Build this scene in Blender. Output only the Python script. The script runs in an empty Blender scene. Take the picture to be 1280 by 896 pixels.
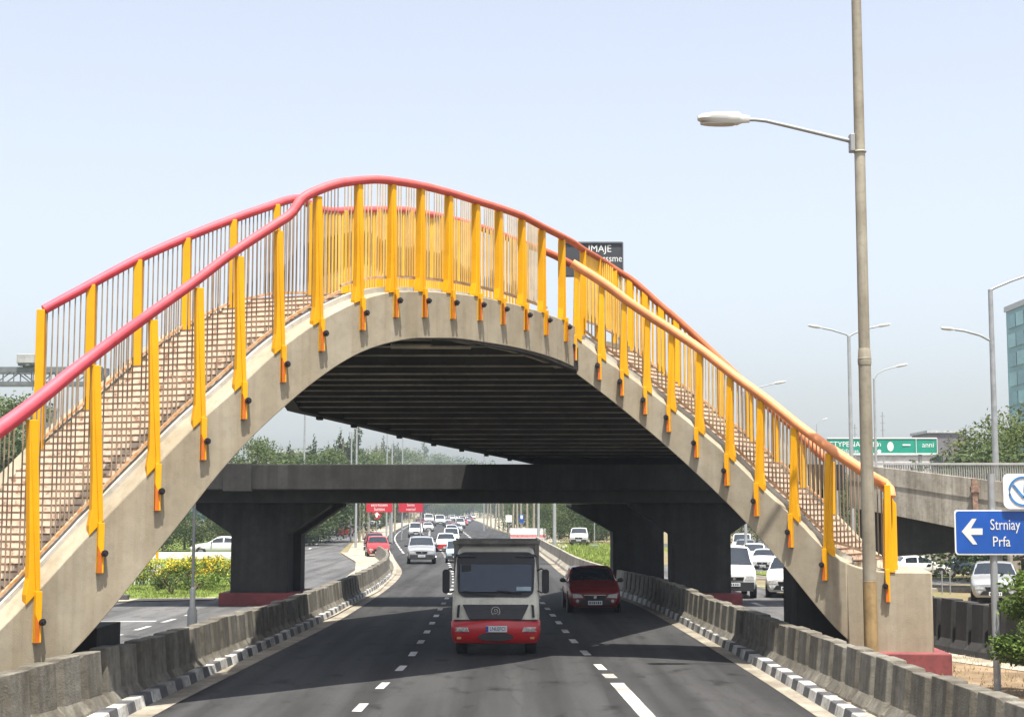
import bpy, bmesh, math, random
from mathutils import Vector, Matrix
rad = math.radians
S = bpy.context.scene
COL = S.collection
rng = random.Random(11)

# ------------------------------------------------------------------ camera model (1280 x 896 photo pixels)
H, F = 3.4, 1900.0
TH = math.atan(0.1)
CT, ST = math.cos(TH), math.sin(TH)
def ray(px, py):
    a = (px - 640) / F; b = (448 - py) / F
    return Vector((a, CT - b * ST, ST + b * CT))
def at(px, py, Y):
    r = ray(px, py)
    return Vector((0, 0, H)) + r * (Y / r.y)
def gp(px, py, z=0.0):
    r = ray(px, py)
    return Vector((0, 0, H)) + r * ((z - H) / r.z)
def topx(p):
    d = p[1] * CT + (p[2] - H) * ST
    u = -p[1] * ST + (p[2] - H) * CT
    return 640 + F * p[0] / d, 448 - F * u / d

def lerp(a, b, t): return a + (b - a) * t
def herm(pts):
    """smooth interpolation through (x, y) points"""
    xs = [p[0] for p in pts]; ys = [p[1] for p in pts]
    n = len(xs); d = [(ys[i+1]-ys[i])/(xs[i+1]-xs[i]) for i in range(n-1)]
    m = [d[0]] + [(d[i-1]+d[i])/2 if d[i-1]*d[i] > 0 else 0.0 for i in range(1, n-1)] + [d[-1]]
    def f(x):
        if x <= xs[0]: return ys[0] + d[0]*(x-xs[0])
        if x >= xs[-1]: return ys[-1] + d[-1]*(x-xs[-1])
        i = 0
        while x > xs[i+1]: i += 1
        h = xs[i+1]-xs[i]; t = (x-xs[i])/h
        return ((2*t**3-3*t**2+1)*ys[i] + (t**3-2*t**2+t)*h*m[i] + (-2*t**3+3*t**2)*ys[i+1] + (t**3-t**2)*h*m[i+1])
    return f

# ------------------------------------------------------------------ mesh builder
ORG = {}
class MB:
    def __init__(s): s.v = []; s.f = []; s.m = []
    def add(s, vs, fs, mi=0):
        b = len(s.v); s.v += [Vector(x) for x in vs]
        for f in fs: s.f.append([b+i for i in f]); s.m.append(mi)
        return s
    def quad(s, a, b, c, d, mi=0): return s.add([a, b, c, d], [(0, 1, 2, 3)], mi)
    def poly(s, pts, mi=0): return s.add(pts, [tuple(range(len(pts)))], mi)
    def hexa(s, p, mi=0):   # 8 points: bottom 4, top 4
        return s.add(p, [(3,2,1,0),(4,5,6,7),(0,1,5,4),(1,2,6,5),(2,3,7,6),(3,0,4,7)], mi)
    def box(s, c, d, rz=0.0, mi=0, M=None):
        x, y, z = d[0]/2, d[1]/2, d[2]/2
        P = [Vector(q) for q in ((-x,-y,-z),(x,-y,-z),(x,y,-z),(-x,y,-z),(-x,-y,z),(x,-y,z),(x,y,z),(-x,y,z))]
        if M is None: M = Matrix.Rotation(rz, 3, 'Z')
        c = Vector(c)
        return s.hexa([M @ p + c for p in P], mi)
    def prism(s, poly, vec, mi=0):
        vec = Vector(vec); n = len(poly); P = [Vector(p) for p in poly]
        fs = [tuple(range(n))[::-1], tuple(range(n, 2*n))]
        fs += [(i, (i+1) % n, n+(i+1) % n, n+i) for i in range(n)]
        return s.add(P + [p+vec for p in P], fs, mi)
    def bar(s, a, b, w, h, mi=0, up=Vector((0,0,1))):
        a = Vector(a); b = Vector(b); t = (b-a).normalized()
        if abs(t.dot(up)) > .99: up = Vector((0,1,0))
        x = t.cross(up).normalized()*w/2; z = x.cross(t).normalized()*h/2
        return s.hexa([a-x-z, a+x-z, b+x-z, b-x-z, a-x+z, a+x+z, b+x+z, b-x+z], mi)
    def tube(s, pts, r, n=10, mi=0):
        P = [Vector(p) for p in pts]; k = len(P)
        rs = r if isinstance(r, (list, tuple)) else [r]*k
        rings = []; ref = None
        for i in range(k):
            t = (P[min(i+1, k-1)] - P[max(i-1, 0)]).normalized()
            if ref is None:
                ref = Vector((0,0,1)) if abs(t.z) < .9 else Vector((0,1,0))
            x = t.cross(ref).normalized(); y = x.cross(t).normalized(); ref = y
            rings.append([P[i] + (x*math.cos(2*math.pi*j/n) + y*math.sin(2*math.pi*j/n))*rs[i] for j in range(n)])
        vs = [v for q in rings for v in q]
        fs = [(i*n+j, i*n+(j+1) % n, (i+1)*n+(j+1) % n, (i+1)*n+j) for i in range(k-1) for j in range(n)]
        fs += [tuple(range(n))[::-1], tuple(range((k-1)*n, k*n))]
        return s.add(vs, fs, mi)
    def lathe(s, prof, c=(0,0,0), n=20, axis='Z', mi=0):
        c = Vector(c); vs = []; k = len(prof)
        for r, z in prof:
            for j in range(n):
                a = 2*math.pi*j/n; p = (r*math.cos(a), r*math.sin(a), z)
                if axis == 'X': p = (p[2], p[0], p[1])
                if axis == 'Y': p = (p[0], p[2], p[1])
                vs.append(c+Vector(p))
        fs = [(i*n+j, i*n+(j+1) % n, (i+1)*n+(j+1) % n, (i+1)*n+j) for i in range(k-1) for j in range(n)]
        fs += [tuple(range(n))[::-1], tuple(range((k-1)*n, k*n))]
        return s.add(vs, fs, mi)
    def loft(s, rings, closed=True, caps=True, mi=0):
        n = len(rings[0]); k = len(rings)
        vs = [v for q in rings for v in q]
        fs = [(i*n+j, i*n+(j+1) % n, (i+1)*n+(j+1) % n, (i+1)*n+j) for i in range(k-1) for j in range(n if closed else n-1)]
        if caps and closed: fs += [tuple(range(n))[::-1], tuple(range((k-1)*n, k*n))]
        return s.add(vs, fs, mi)
    def blob(s, c, r, mi=0, n=10, seed=0, rough=.15):
        q = random.Random(seed); c = Vector(c); rings = []
        for i in range(n//2+1):
            a = math.pi*(i/(n//2)) - math.pi/2
            rings.append([c + Vector((r[0]*math.cos(a)*math.cos(2*math.pi*j/n), r[1]*math.cos(a)*math.sin(2*math.pi*j/n), r[2]*math.sin(a)))*(1+q.uniform(-rough, rough)) for j in range(n)])
        return s.loft(rings, True, True, mi)
    def build(s, name, mats, parent=None, smooth=None, loc=None, bevel=0, merge=True):
        me = bpy.data.meshes.new(name)
        org = Vector(loc) if loc is not None else (ORG.get(parent.name, Vector()) if parent else Vector())
        me.from_pydata([v-org for v in s.v], [], s.f)
        if not isinstance(mats, (list, tuple)): mats = [mats]
        for m in mats: me.materials.append(m)
        me.polygons.foreach_set('material_index', s.m)
        if merge:
            bm = bmesh.new(); bm.from_mesh(me)
            bmesh.ops.remove_doubles(bm, verts=bm.verts, dist=1e-4)
            bmesh.ops.recalc_face_normals(bm, faces=bm.faces)
            bm.to_mesh(me); bm.free()
        if smooth is not None:
            me.polygons.foreach_set('use_smooth', [True]*len(me.polygons))
            me.set_sharp_from_angle(angle=rad(smooth))
        o = bpy.data.objects.new(name, me); COL.objects.link(o)
        if parent:
            o.parent = parent; ORG[o.name] = org if loc is None else org
        if loc is not None: o.location = loc; ORG[o.name] = Vector(loc)
        if bevel:
            b = o.modifiers.new('edge', 'BEVEL'); b.width = bevel; b.segments = 2; b.limit_method = 'ANGLE'; b.angle_limit = rad(40)
        return o

def tag(o, label=None, cat=None, group=None, kind=None):
    if label: o['label'] = label
    if cat: o['category'] = cat
    if group: o['group'] = group
    if kind: o['kind'] = kind
    return o
def thing(name, label, cat, loc=(0,0,0), group=None):
    o = bpy.data.objects.new(name, None); COL.objects.link(o); o.location = loc
    o.empty_display_size = .3
    ORG[o.name] = Vector(loc)
    return tag(o, label, cat, group)
KIDS = {}
def copy_tree(o, parent=None):
    c = o.copy(); COL.objects.link(c)
    if parent: c.parent = parent
    for k in [q for q in COL.objects if q.parent == o]: copy_tree(k, c)
    return c

def text_mesh(s, size, name, m, parent, M, depth=.004, align='CENTER', sx=1.0):
    cu = bpy.data.curves.new('txt', 'FONT'); cu.body = s; cu.size = size; cu.extrude = depth
    cu.align_x = align; cu.align_y = 'CENTER'; cu.resolution_u = 3
    t = bpy.data.objects.new('txt', cu); COL.objects.link(t)
    dg = bpy.context.evaluated_depsgraph_get()
    me = bpy.data.meshes.new_from_object(t.evaluated_get(dg))
    bpy.data.objects.remove(t); bpy.data.curves.remove(cu)
    me.name = name
    me.transform(Matrix.Diagonal((sx, 1, 1, 1)))
    me.transform(M); org = ORG.get(parent.name, Vector()) if parent else Vector()
    me.transform(Matrix.Translation(-org))
    me.materials.clear(); me.materials.append(m)
    o = bpy.data.objects.new(name, me); COL.objects.link(o)
    if parent: o.parent = parent; ORG[o.name] = org
    return o
def face_mat(c, rz=0.0):   # text plane standing up, readable from -Y, turned by rz
    return Matrix.Translation(Vector(c)) @ Matrix.Rotation(rz, 4, 'Z') @ Matrix.Rotation(rad(90), 4, 'X')

# ------------------------------------------------------------------ materials
MATS = {}
def mat(name, col, rough=.6, metal=0.0, var=.18, vs=3.0, bump=0.0, bs=40.0, coat=0.0, stain=0.0, streak=0.0, spec=.5, island=0.0, col2=None, emit=0):
    if name in MATS: return MATS[name]
    col = tuple(c*.80 for c in col); col2 = tuple(c*.80 for c in col2) if col2 else None
    m = bpy.data.materials.new(name); m.use_nodes = True; nt = m.node_tree; N = nt.nodes; L = nt.links
    b = N['Principled BSDF']; b.inputs['Roughness'].default_value = rough; b.inputs['Metallic'].default_value = metal
    b.inputs['Specular IOR Level'].default_value = spec
    b.inputs['Coat Weight'].default_value = coat; b.inputs['Coat Roughness'].default_value = .06
    tc = N.new('ShaderNodeTexCoord')
    def noise(scale, detail=5, mp=None):
        n = N.new('ShaderNodeTexNoise'); n.inputs['Scale'].default_value = scale; n.inputs['Detail'].default_value = detail
        if mp:
            k = N.new('ShaderNodeMapping'); k.inputs['Scale'].default_value = mp
            L.new(tc.outputs['Object'], k.inputs[0]); L.new(k.outputs[0], n.inputs['Vector'])
        else: L.new(tc.outputs['Object'], n.inputs['Vector'])
        return n
    def ramp(src, a, b_, lo=.35, hi=.65):
        r = N.new('ShaderNodeValToRGB'); r.color_ramp.elements[0].position = lo; r.color_ramp.elements[1].position = hi
        r.color_ramp.elements[0].color = (*a, 1); r.color_ramp.elements[1].color = (*b_, 1); L.new(src, r.inputs[0]); return r.outputs[0]
    def mul(a, b_, fac=1.0):
        x = N.new('ShaderNodeMix'); x.data_type = 'RGBA'; x.blend_type = 'MULTIPLY'; x.inputs[0].default_value = fac
        L.new(a, x.inputs[6]); L.new(b_, x.inputs[7]); return x.outputs[2]
    c2 = col2 or tuple(c*(1+var) for c in col); c1 = tuple(c*(1-var) for c in col)
    if col2: c1 = col
    out = ramp(noise(vs).outputs[0], c1, c2)
    if stain:
        k = 1-stain
        out = mul(out, ramp(noise(.55, 8).outputs[0], (k, k*.97, k*.92), (1, 1, 1), .38, .56))
        k2 = 1-stain*.6
        out = mul(out, ramp(noise(9, 6).outputs[0], (k2, k2, k2), (1, 1, 1), .36, .5))
    if streak:
        k = 1-streak
        out = mul(out, ramp(noise(1.0, 5, (2.6, 2.6, .22)).outputs[0], (k, k*.97, k*.93), (1, 1, 1), .42, .58))
        k = 1-streak*.6
        out = mul(out, ramp(noise(1.0, 3, (9, 9, .35)).outputs[0], (k, k*.98, k*.95), (1, 1, 1), .34, .5))
    if island:
        g = N.new('ShaderNodeNewGeometry')
        out = mul(out, ramp(g.outputs['Random Per Island'], (1-island,)*3, (1+island*.6, 1+island*.5, 1+island*.2), 0, 1))
    L.new(out, b.inputs['Base Color'])
    if bump:
        bp = N.new('ShaderNodeBump'); bp.inputs['Strength'].default_value = bump; bp.inputs['Distance'].default_value = .02
        L.new(noise(bs, 6).outputs[0], bp.inputs['Height']); L.new(bp.outputs[0], b.inputs['Normal'])
    MATS[name] = m
    return m
def leafmat(name, a, b, trans=.25):
    if name in MATS: return MATS[name]
    m = bpy.data.materials.new(name); m.use_nodes = True; nt = m.node_tree; N = nt.nodes; L = nt.links
    P = N['Principled BSDF']; P.inputs['Roughness'].default_value = .75; P.inputs['Specular IOR Level'].default_value = .25
    g = N.new('ShaderNodeNewGeometry'); r = N.new('ShaderNodeValToRGB')
    r.color_ramp.elements[0].color = (*a, 1); r.color_ramp.elements[1].color = (*b, 1); L.new(g.outputs['Random Per Island'], r.inputs[0])
    L.new(r.outputs[0], P.inputs['Base Color'])
    t = N.new('ShaderNodeBsdfTranslucent'); L.new(r.outputs[0], t.inputs[0])
    x = N.new('ShaderNodeMixShader'); x.inputs[0].default_value = trans
    L.new(P.outputs[0], x.inputs[1]); L.new(t.outputs[0], x.inputs[2]); L.new(x.outputs[0], N['Material Output'].inputs[0])
    MATS[name] = m
    return m

CONC = mat('weathered_concrete', (.385, .335, .245), .85, var=.07, stain=.12, streak=.12, bump=.25, bs=55)
CONC_D = mat('shade_dark_concrete', (.034, .033, .031), .9, var=.2, stain=.3, streak=.3, bump=.2)  # stained concrete with deep shade put into its near-black base colour
CONC_P = mat('pale_bridge_concrete', (.40, .365, .30), .85, var=.1, stain=.3, streak=.3, bump=.2)
CONC_B = mat('barrier_concrete', (.20, .185, .15), .9, var=.18, vs=5, stain=.3, streak=.32, bump=.5, bs=30)
YEL = mat('yellow_paint', (.86, .41, .002), .5, var=.06, vs=1.2, stain=.06, spec=.3)
ORG_T = mat('orange_primer', (.58, .13, .006), .5, var=.15, vs=6)
BAR_G = mat('grey_brown_bar', (.34, .25, .17), .5, var=.2)
BAR_Y = mat('yellow_bar', (.92, .50, .05), .45, var=.1)
BAR_C = mat('cream_bar', (.66, .50, .27), .5, var=.15)
BOT_O = mat('worn_orange_paint', (.60, .25, .06), .6, var=.5, vs=14, col2=(.62, .48, .33))
BOLT = mat('dark_bolt', (.04, .035, .04), .45, .6)
REDP = mat('faded_red_paint', (.20, .035, .04), .75, var=.2, stain=.3)
ASPH = None
WHITEP = mat('road_paint', (.60, .59, .56), .7, var=.15, vs=8, stain=.5)
GUTT = mat('gutter_concrete', (.30, .265, .205), .9, var=.2, vs=2, stain=.35, bump=.3)
KW = mat('kerb_white', (.55, .54, .50), .7, var=.12, vs=6, stain=.55)
KB = mat('kerb_black', (.07, .07, .075), .7, var=.3, vs=6)
GALV = mat('galvanised_steel', (.36, .37, .37), .5, .35, var=.12, vs=4)
PALEPOLE = mat('pale_grey_paint', (.34, .35, .355), .5, var=.08)
LAMPW = mat('lamp_white', (.62, .615, .59), .4, var=.04)
LAMPG = mat('lamp_lens', (.48, .44, .38), .25, var=.05)
BLACK = mat('black_plastic', (.012, .012, .013), .45, var=.2)
GLASS = mat('car_glass', (.012, .018, .024), .04, var=.05, spec=.8)
CHROME = mat('chrome', (.75, .75, .75), .15, 1.0, var=.03)
HEADL = mat('headlight_glass', (.62, .63, .62), .12, .3, var=.15, vs=14)
TAIL = mat('taillight', (.35, .015, .012), .2)
TYRE = mat('tyre_rubber', (.018, .018, .018), .85)
RIM = mat('alloy_rim', (.45, .46, .47), .3, .8)
PLATE = mat('plate_white', (.72, .73, .74), .5, var=.04)
INK = mat('ink_black', (.02, .02, .025), .6)
WHT = mat('white_vinyl', (.80, .80, .78), .5, var=.04)
BARK = mat('bark', (.13, .095, .065), .9, var=.35, vs=8)

def asphalt(name, a, b):
    m = bpy.data.materials.new(name); m.use_nodes = True; nt = m.node_tree; N = nt.nodes; L = nt.links
    P = N['Principled BSDF']; P.inputs['Roughness'].default_value = .78; P.inputs['Specular IOR Level'].default_value = .08
    tc = N.new('ShaderNodeTexCoord')
    def nz(scale, mp, det=6):
        k = N.new('ShaderNodeMapping'); k.inputs['Scale'].default_value = mp; L.new(tc.outputs['Object'], k.inputs[0])
        n = N.new('ShaderNodeTexNoise'); n.inputs['Scale'].default_value = scale; n.inputs['Detail'].default_value = det; L.new(k.outputs[0], n.inputs['Vector']); return n.outputs[0]
    def rp(s, c0, c1, lo, hi):
        r = N.new('ShaderNodeValToRGB'); r.color_ramp.elements[0].position = lo; r.color_ramp.elements[1].position = hi
        r.color_ramp.elements[0].color = (*c0, 1); r.color_ramp.elements[1].color = (*c1, 1); L.new(s, r.inputs[0]); return r.outputs[0]
    def mul(p, q):
        x = N.new('ShaderNodeMix'); x.data_type = 'RGBA'; x.blend_type = 'MULTIPLY'; x.inputs[0].default_value = 1; L.new(p, x.inputs[6]); L.new(q, x.inputs[7]); return x.outputs[2]
    o = rp(nz(.35, (1, .35, 1)), a, b, .35, .65)
    o = mul(o, rp(nz(1, (1.5, .05, 1), 4), (.70,)*3, (1.12,)*3, .38, .60))      # long wheel tracks
    o = mul(o, rp(nz(60, (1, 1, 1), 3), (.72,)*3, (1.2,)*3, .35, .65))
    o = mul(o, rp(nz(1.6, (1, .5, 1), 8), (.55,)*3, (1.0,)*3, .30, .42))         # oil spots
    # cracks: edges of large warped cells
    k = N.new('ShaderNodeMapping'); k.inputs['Scale'].default_value = (.55, .22, 1); L.new(tc.outputs['Object'], k.inputs[0])
    wn = N.new('ShaderNodeTexNoise'); wn.inputs['Scale'].default_value = 2.2; wn.inputs['Detail'].default_value = 5; L.new(k.outputs[0], wn.inputs['Vector'])
    va = N.new('ShaderNodeVectorMath'); va.operation = 'SCALE'; va.inputs['Scale'].default_value = .5; L.new(wn.outputs['Color'], va.inputs[0])
    vb = N.new('ShaderNodeVectorMath'); L.new(k.outputs[0], vb.inputs[0]); L.new(va.outputs[0], vb.inputs[1])
    vo = N.new('ShaderNodeTexVoronoi'); vo.feature = 'DISTANCE_TO_EDGE'; vo.inputs['Scale'].default_value = .9; L.new(vb.outputs[0], vo.inputs['Vector'])
    o = mul(o, rp(vo.outputs['Distance'], (.80,)*3, (1.0,)*3, .002, .010))
    # resurfaced patches
    br = N.new('ShaderNodeTexVoronoi'); br.feature = 'F1'; br.distance = 'CHEBYCHEV'; br.inputs['Scale'].default_value = .28; L.new(k.outputs[0], br.inputs['Vector'])
    o = mul(o, rp(br.outputs['Color'], (.92,)*3, (1.05,)*3, .2, .8))
    L.new(o, P.inputs['Base Color'])
    bp = N.new('ShaderNodeBump'); bp.inputs['Strength'].default_value = .35; bp.inputs['Distance'].default_value = .01
    L.new(nz(90, (1, 1, 1), 3), bp.inputs['Height']); L.new(bp.outputs[0], P.inputs['Normal'])
    return m
ASPH = asphalt('asphalt', (.041, .041, .041), (.052, .051, .05))
ASPH2 = asphalt('worn_asphalt', (.085, .085, .085), (.112, .11, .107))
# ================================================================== footbridge
def rail_mat():
    m = bpy.data.materials.new('handrail_paint'); m.use_nodes = True; N = m.node_tree.nodes; L = m.node_tree.links
    P = N['Principled BSDF']; P.inputs['Roughness'].default_value = .58; P.inputs['Specular IOR Level'].default_value = .3
    tc = N.new('ShaderNodeTexCoord'); sx = N.new('ShaderNodeSeparateXYZ'); L.new(tc.outputs['Object'], sx.inputs[0])
    mr = N.new('ShaderNodeMapRange'); mr.inputs[1].default_value = -8; mr.inputs[2].default_value = 9; L.new(sx.outputs[0], mr.inputs[0])
    r = N.new('ShaderNodeValToRGB'); L.new(mr.outputs[0], r.inputs[0])
    e = r.color_ramp.elements; e[0].position = 0; e[0].color = (.62, .075, .105, 1); e[1].position = 1; e[1].color = (.55, .17, .06, 1)
    for p, c in ((.30, (.60, .095, .10)), (.42, (.55, .11, .08)), (.52, (.42, .10, .045)), (.62, (.36, .09, .038)), (.75, (.42, .13, .05))):
        k = e.new(p); k.color = (*c, 1)
    n = N.new('ShaderNodeTexNoise'); n.inputs['Scale'].default_value = 5; n.inputs['Detail'].default_value = 6; L.new(tc.outputs['Object'], n.inputs['Vector'])
    r2 = N.new('ShaderNodeValToRGB'); r2.color_ramp.elements[0].position = .3; r2.color_ramp.elements[1].position = .6
    r2.color_ramp.elements[0].color = (.85, .85, .85, 1); r2.color_ramp.elements[1].color = (1.05, 1.05, 1.05, 1); L.new(n.outputs[0], r2.inputs[0])
    x = N.new('ShaderNodeMix'); x.data_type = 'RGBA'; x.blend_type = 'MULTIPLY'; x.inputs[0].default_value = 1
    L.new(r.outputs[0], x.inputs[6]); L.new(r2.outputs[0], x.inputs[7]); L.new(x.outputs[2], P.inputs['Base Color'])
    return m
RAILM = rail_mat()
RAILO = mat('orange_rail_paint', (.88, .345, .145), .55, var=.08, vs=3, stain=.08, spec=.3)
def riser_mat():
    m = bpy.data.materials.new('stair_brick'); m.use_nodes = True; N = m.node_tree.nodes; L = m.node_tree.links
    P = N['Principled BSDF']; P.inputs['Roughness'].default_value = .85
    tc = N.new('ShaderNodeTexCoord'); n = N.new('ShaderNodeTexNoise'); n.inputs['Scale'].default_value = 9; n.inputs['Detail'].default_value = 4
    L.new(tc.outputs['Object'], n.inputs['Vector'])
    r = N.new('ShaderNodeValToRGB'); L.new(n.outputs[0], r.inputs[0]); e = r.color_ramp.elements
    e[0].position = .32; e[0].color = (.33, .19, .12, 1); e[1].position = .58; e[1].color = (.78, .66, .50, 1)
    k = e.new(.42); k.color = (.66, .52, .38, 1)
    L.new(r.outputs[0], P.inputs['Base Color'])
    return m
RISER = riser_mat()
NOSE = mat('brown_nosing', (.26, .15, .09), .8, var=.3, vs=6)
CURB = mat('pale_curb', (.60, .56, .48), .8, var=.1, stain=.25)

Ld = herm([(-80,23.7),(0,24.6),(43,25),(122,25.8),(194,26.2),(251,26.6),(302,27),(351,27.4),(399,27.9),(450,28.5),(492,29),(528,29.6),(563,30.2),(597,30.8),(626,31.5),(655,32.2),(680,32.9),(720,34.4)])
Lt = herm([(-80,865),(37,749),(116,663),(188,589),(246,530),(297,485),(348,438),(400,401),(454,374),(489,365),(528,364),(562,366),(597,370),(626,376),(655,383),(680,391),(707,401),(720,408)])
Lb = herm([(-80,965),(0,893),(95,815),(144,760),(220,664),(293,572),(367,500),(420,459),(454,440),(487,429),(528,423),(561,423),(605,428),(655,437),(698,450),(720,460)])
Rd = herm([(700,34.3),(719,34.4),(812,34.4),(876,34.1),(950,33.5),(1037,32.7),(1058,32.5),(1165,32.2)])
Rt = herm([(700,405),(722,423),(752,447),(783,468),(812,490),(841,512),(876,540),(913,572),(950,608),(994,648),(1037,691),(1058,703),(1090,712),(1165,715)])
Rb = herm([(700,455),(719,467),(809,538),(878,600),(930,652),(972,700),(1058,800),(1165,860)])
AL = Vector((-.93, .37, 0)).normalized(); AR = Vector((.5, .87, 0)).normalized(); WID = 2.85
def mkcurve(d, t, b):
    def top(u): return at(u, t(u), d(u))
    def bot(u):
        p = at(u, b(u), d(u)); q = top(u); return Vector((q.x, q.y, max(p.z, -.3)))
    return top, bot
Ltop, Lbot = mkcurve(Ld, Lt, Lb); Rtop, Rbot = mkcurve(Rd, Rt, Rb)
def solve_u(fn, px, lo, hi):   # u whose point projects to column px
    for _ in range(40):
        m = (lo+hi)/2
        if topx(fn(m))[0] < px: lo = m
        else: hi = m
    return (lo+hi)/2

BR = thing('footbridge', 'arched concrete stair footbridge with yellow posts and pink handrails over the road', 'footbridge', (0, 32, 0))

def beam(top, bot, us, A, off, th, dz0=0, dz1=0):
    rings = []
    for u in us:
        p, q = top(u)+A*off, bot(u)+A*off
        p = p+Vector((0,0,dz0)); q = q+Vector((0,0,dz1))
        rings.append([q, q+A*th, p+A*th, p])
    return MB().loft(rings)
def rangef(a, b, n): return [a+(b-a)*i/n for i in range(n+1)]
UL = rangef(-80, 719, 90); UR = rangef(720, 1058, 44)
beam(Ltop, Lbot, UL, AL, 0, .5).build('arch_beam', CONC, BR, smooth=30, bevel=.018)
beam(Ltop, Lbot, rangef(-80, 719, 60), AL, WID, .35, 0, .3).build('arch_beam', CONC, BR, smooth=30)
beam(Rtop, Rbot, UR, AR, 0, .5).build('arch_beam', CONC, BR, smooth=30, bevel=.018)
beam(Rtop, Rbot, rangef(720, 1058, 30), AR, WID, .35, 0, .3).build('arch_beam', CONC, BR, smooth=30)
# inner curbs that carry the lower rail
beam(Ltop, lambda u: Ltop(u)-Vector((0,0,.05)), UL, AL, .36, .12, .10, 0).build('inner_curb', CURB, BR, smooth=30)
beam(Rtop, lambda u: Rtop(u)-Vector((0,0,.05)), UR, AR, .36, .12, .10, 0).build('inner_curb', CURB, BR, smooth=30)

# stairs -----------------------------------------------------------
def stairs(top, us0, us1, A, dz, up):
    mb = MB()
    zs = lambda u: top(u).z - dz
    f0, f1 = us0, us1
    def uz(z):
        lo, hi = f0, f1
        for _ in range(40):
            m = (lo+hi)/2
            if (zs(m) < z) == up: lo = m
            else: hi = m
        return (lo+hi)/2
    zl, zh = sorted((zs(f0), zs(f1)))
    n = int((zh-zl)/.122); step = (zh-zl)/n
    for k in range(n):
        z0, z1 = zl+k*step, zl+(k+1)*step
        ua, ub = uz(z0+.002), uz(z1-.002)
        a, b = top(ua), top(ub)
        a1, b1 = a+A*.5, b+A*.5; a2, b2 = a+A*WID, b+A*WID
        for q in (a1, a2, b1, b2): q.z = 0
        dirv = (b1-a1); dirv = dirv.normalized()*-.004
        Z = lambda p, z: Vector((p.x, p.y, z))
        mb.hexa([Z(a1, z0-.30), Z(a2, z0-.30), Z(b2, z0-.12), Z(b1, z0-.12), Z(a1, z1-.029), Z(a2, z1-.029), Z(b2, z1-.029), Z(b1, z1-.029)], 0)
        mb.hexa([Z(a1+dirv, z1-.028), Z(a2+dirv, z1-.028), Z(b2, z1-.028), Z(b1, z1-.028), Z(a1+dirv, z1), Z(a2+dirv, z1), Z(b2, z1), Z(b1, z1)], 1)
    return mb
stairs(Ltop, -70, 505, AL, .06, True).build('stair_flight', [RISER, NOSE], BR, merge=False)
stairs(Rtop, 722, 1062, AR, .06, False).build('stair_flight', [RISER, NOSE], BR, merge=False)
rings = []
for u in rangef(505, 719, 14):
    p = Ltop(u); a, b = p+AL*.5, p+AL*WID; z = p.z-.12
    rings.append([Vector((a.x,a.y,z-.25)), Vector((b.x,b.y,z-.25)), Vector((b.x,b.y,z)), Vector((a.x,a.y,z))])
MB().loft(rings).build('crest_deck', CONC, BR)
# landing slab that ties the crest to the right flight
a, b = Ltop(719), Rtop(722)
c, d = Rtop(722)+AR*WID, Ltop(719)+AL*WID
MB().prism([Vector((q.x, q.y, a.z-.5)) for q in (b, a, d, c)], (0, 0, .3)).build('landing_slab', CONC, BR)

# end block and plinth --------------------------------------------
blk = MB(); us = rangef(1058, 1165, 10)
fr = [at(u, Rt(u), Rd(u)) for u in us]
rings = []
for p in fr:
    q = Vector((p.x, p.y, .42)); A2 = Vector((.18, .98, 0))
    rings.append([q, q+A2*3.1, Vector((0,0,p.z))+Vector((q.x,q.y,0))+A2*3.1, p.copy()])
blk.loft(rings).build('end_block', CONC, BR, smooth=30, bevel=.03)
p0, p1 = fr[0], fr[-1]
MB().prism([(p0.x-.25, p0.y-.35, -.1), (p1.x+.28, p1.y-.34, -.1), (p1.x+.45, p1.y+3.4, -.1), (p0.x+.2, p0.y+3.6, -.1)], (0, 0, .56)).build('red_plinth', mat('plinth_red', (.28, .065, .065), .75, var=.15, stain=.35), BR, bevel=.03)
# abutment walls in the shade under both flights
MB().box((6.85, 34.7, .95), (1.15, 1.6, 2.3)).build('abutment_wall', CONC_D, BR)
MB().box((-7.85, 27.5, .62), (1.3, 1.6, 1.5)).build('abutment_wall', CONC_D, BR)

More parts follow.
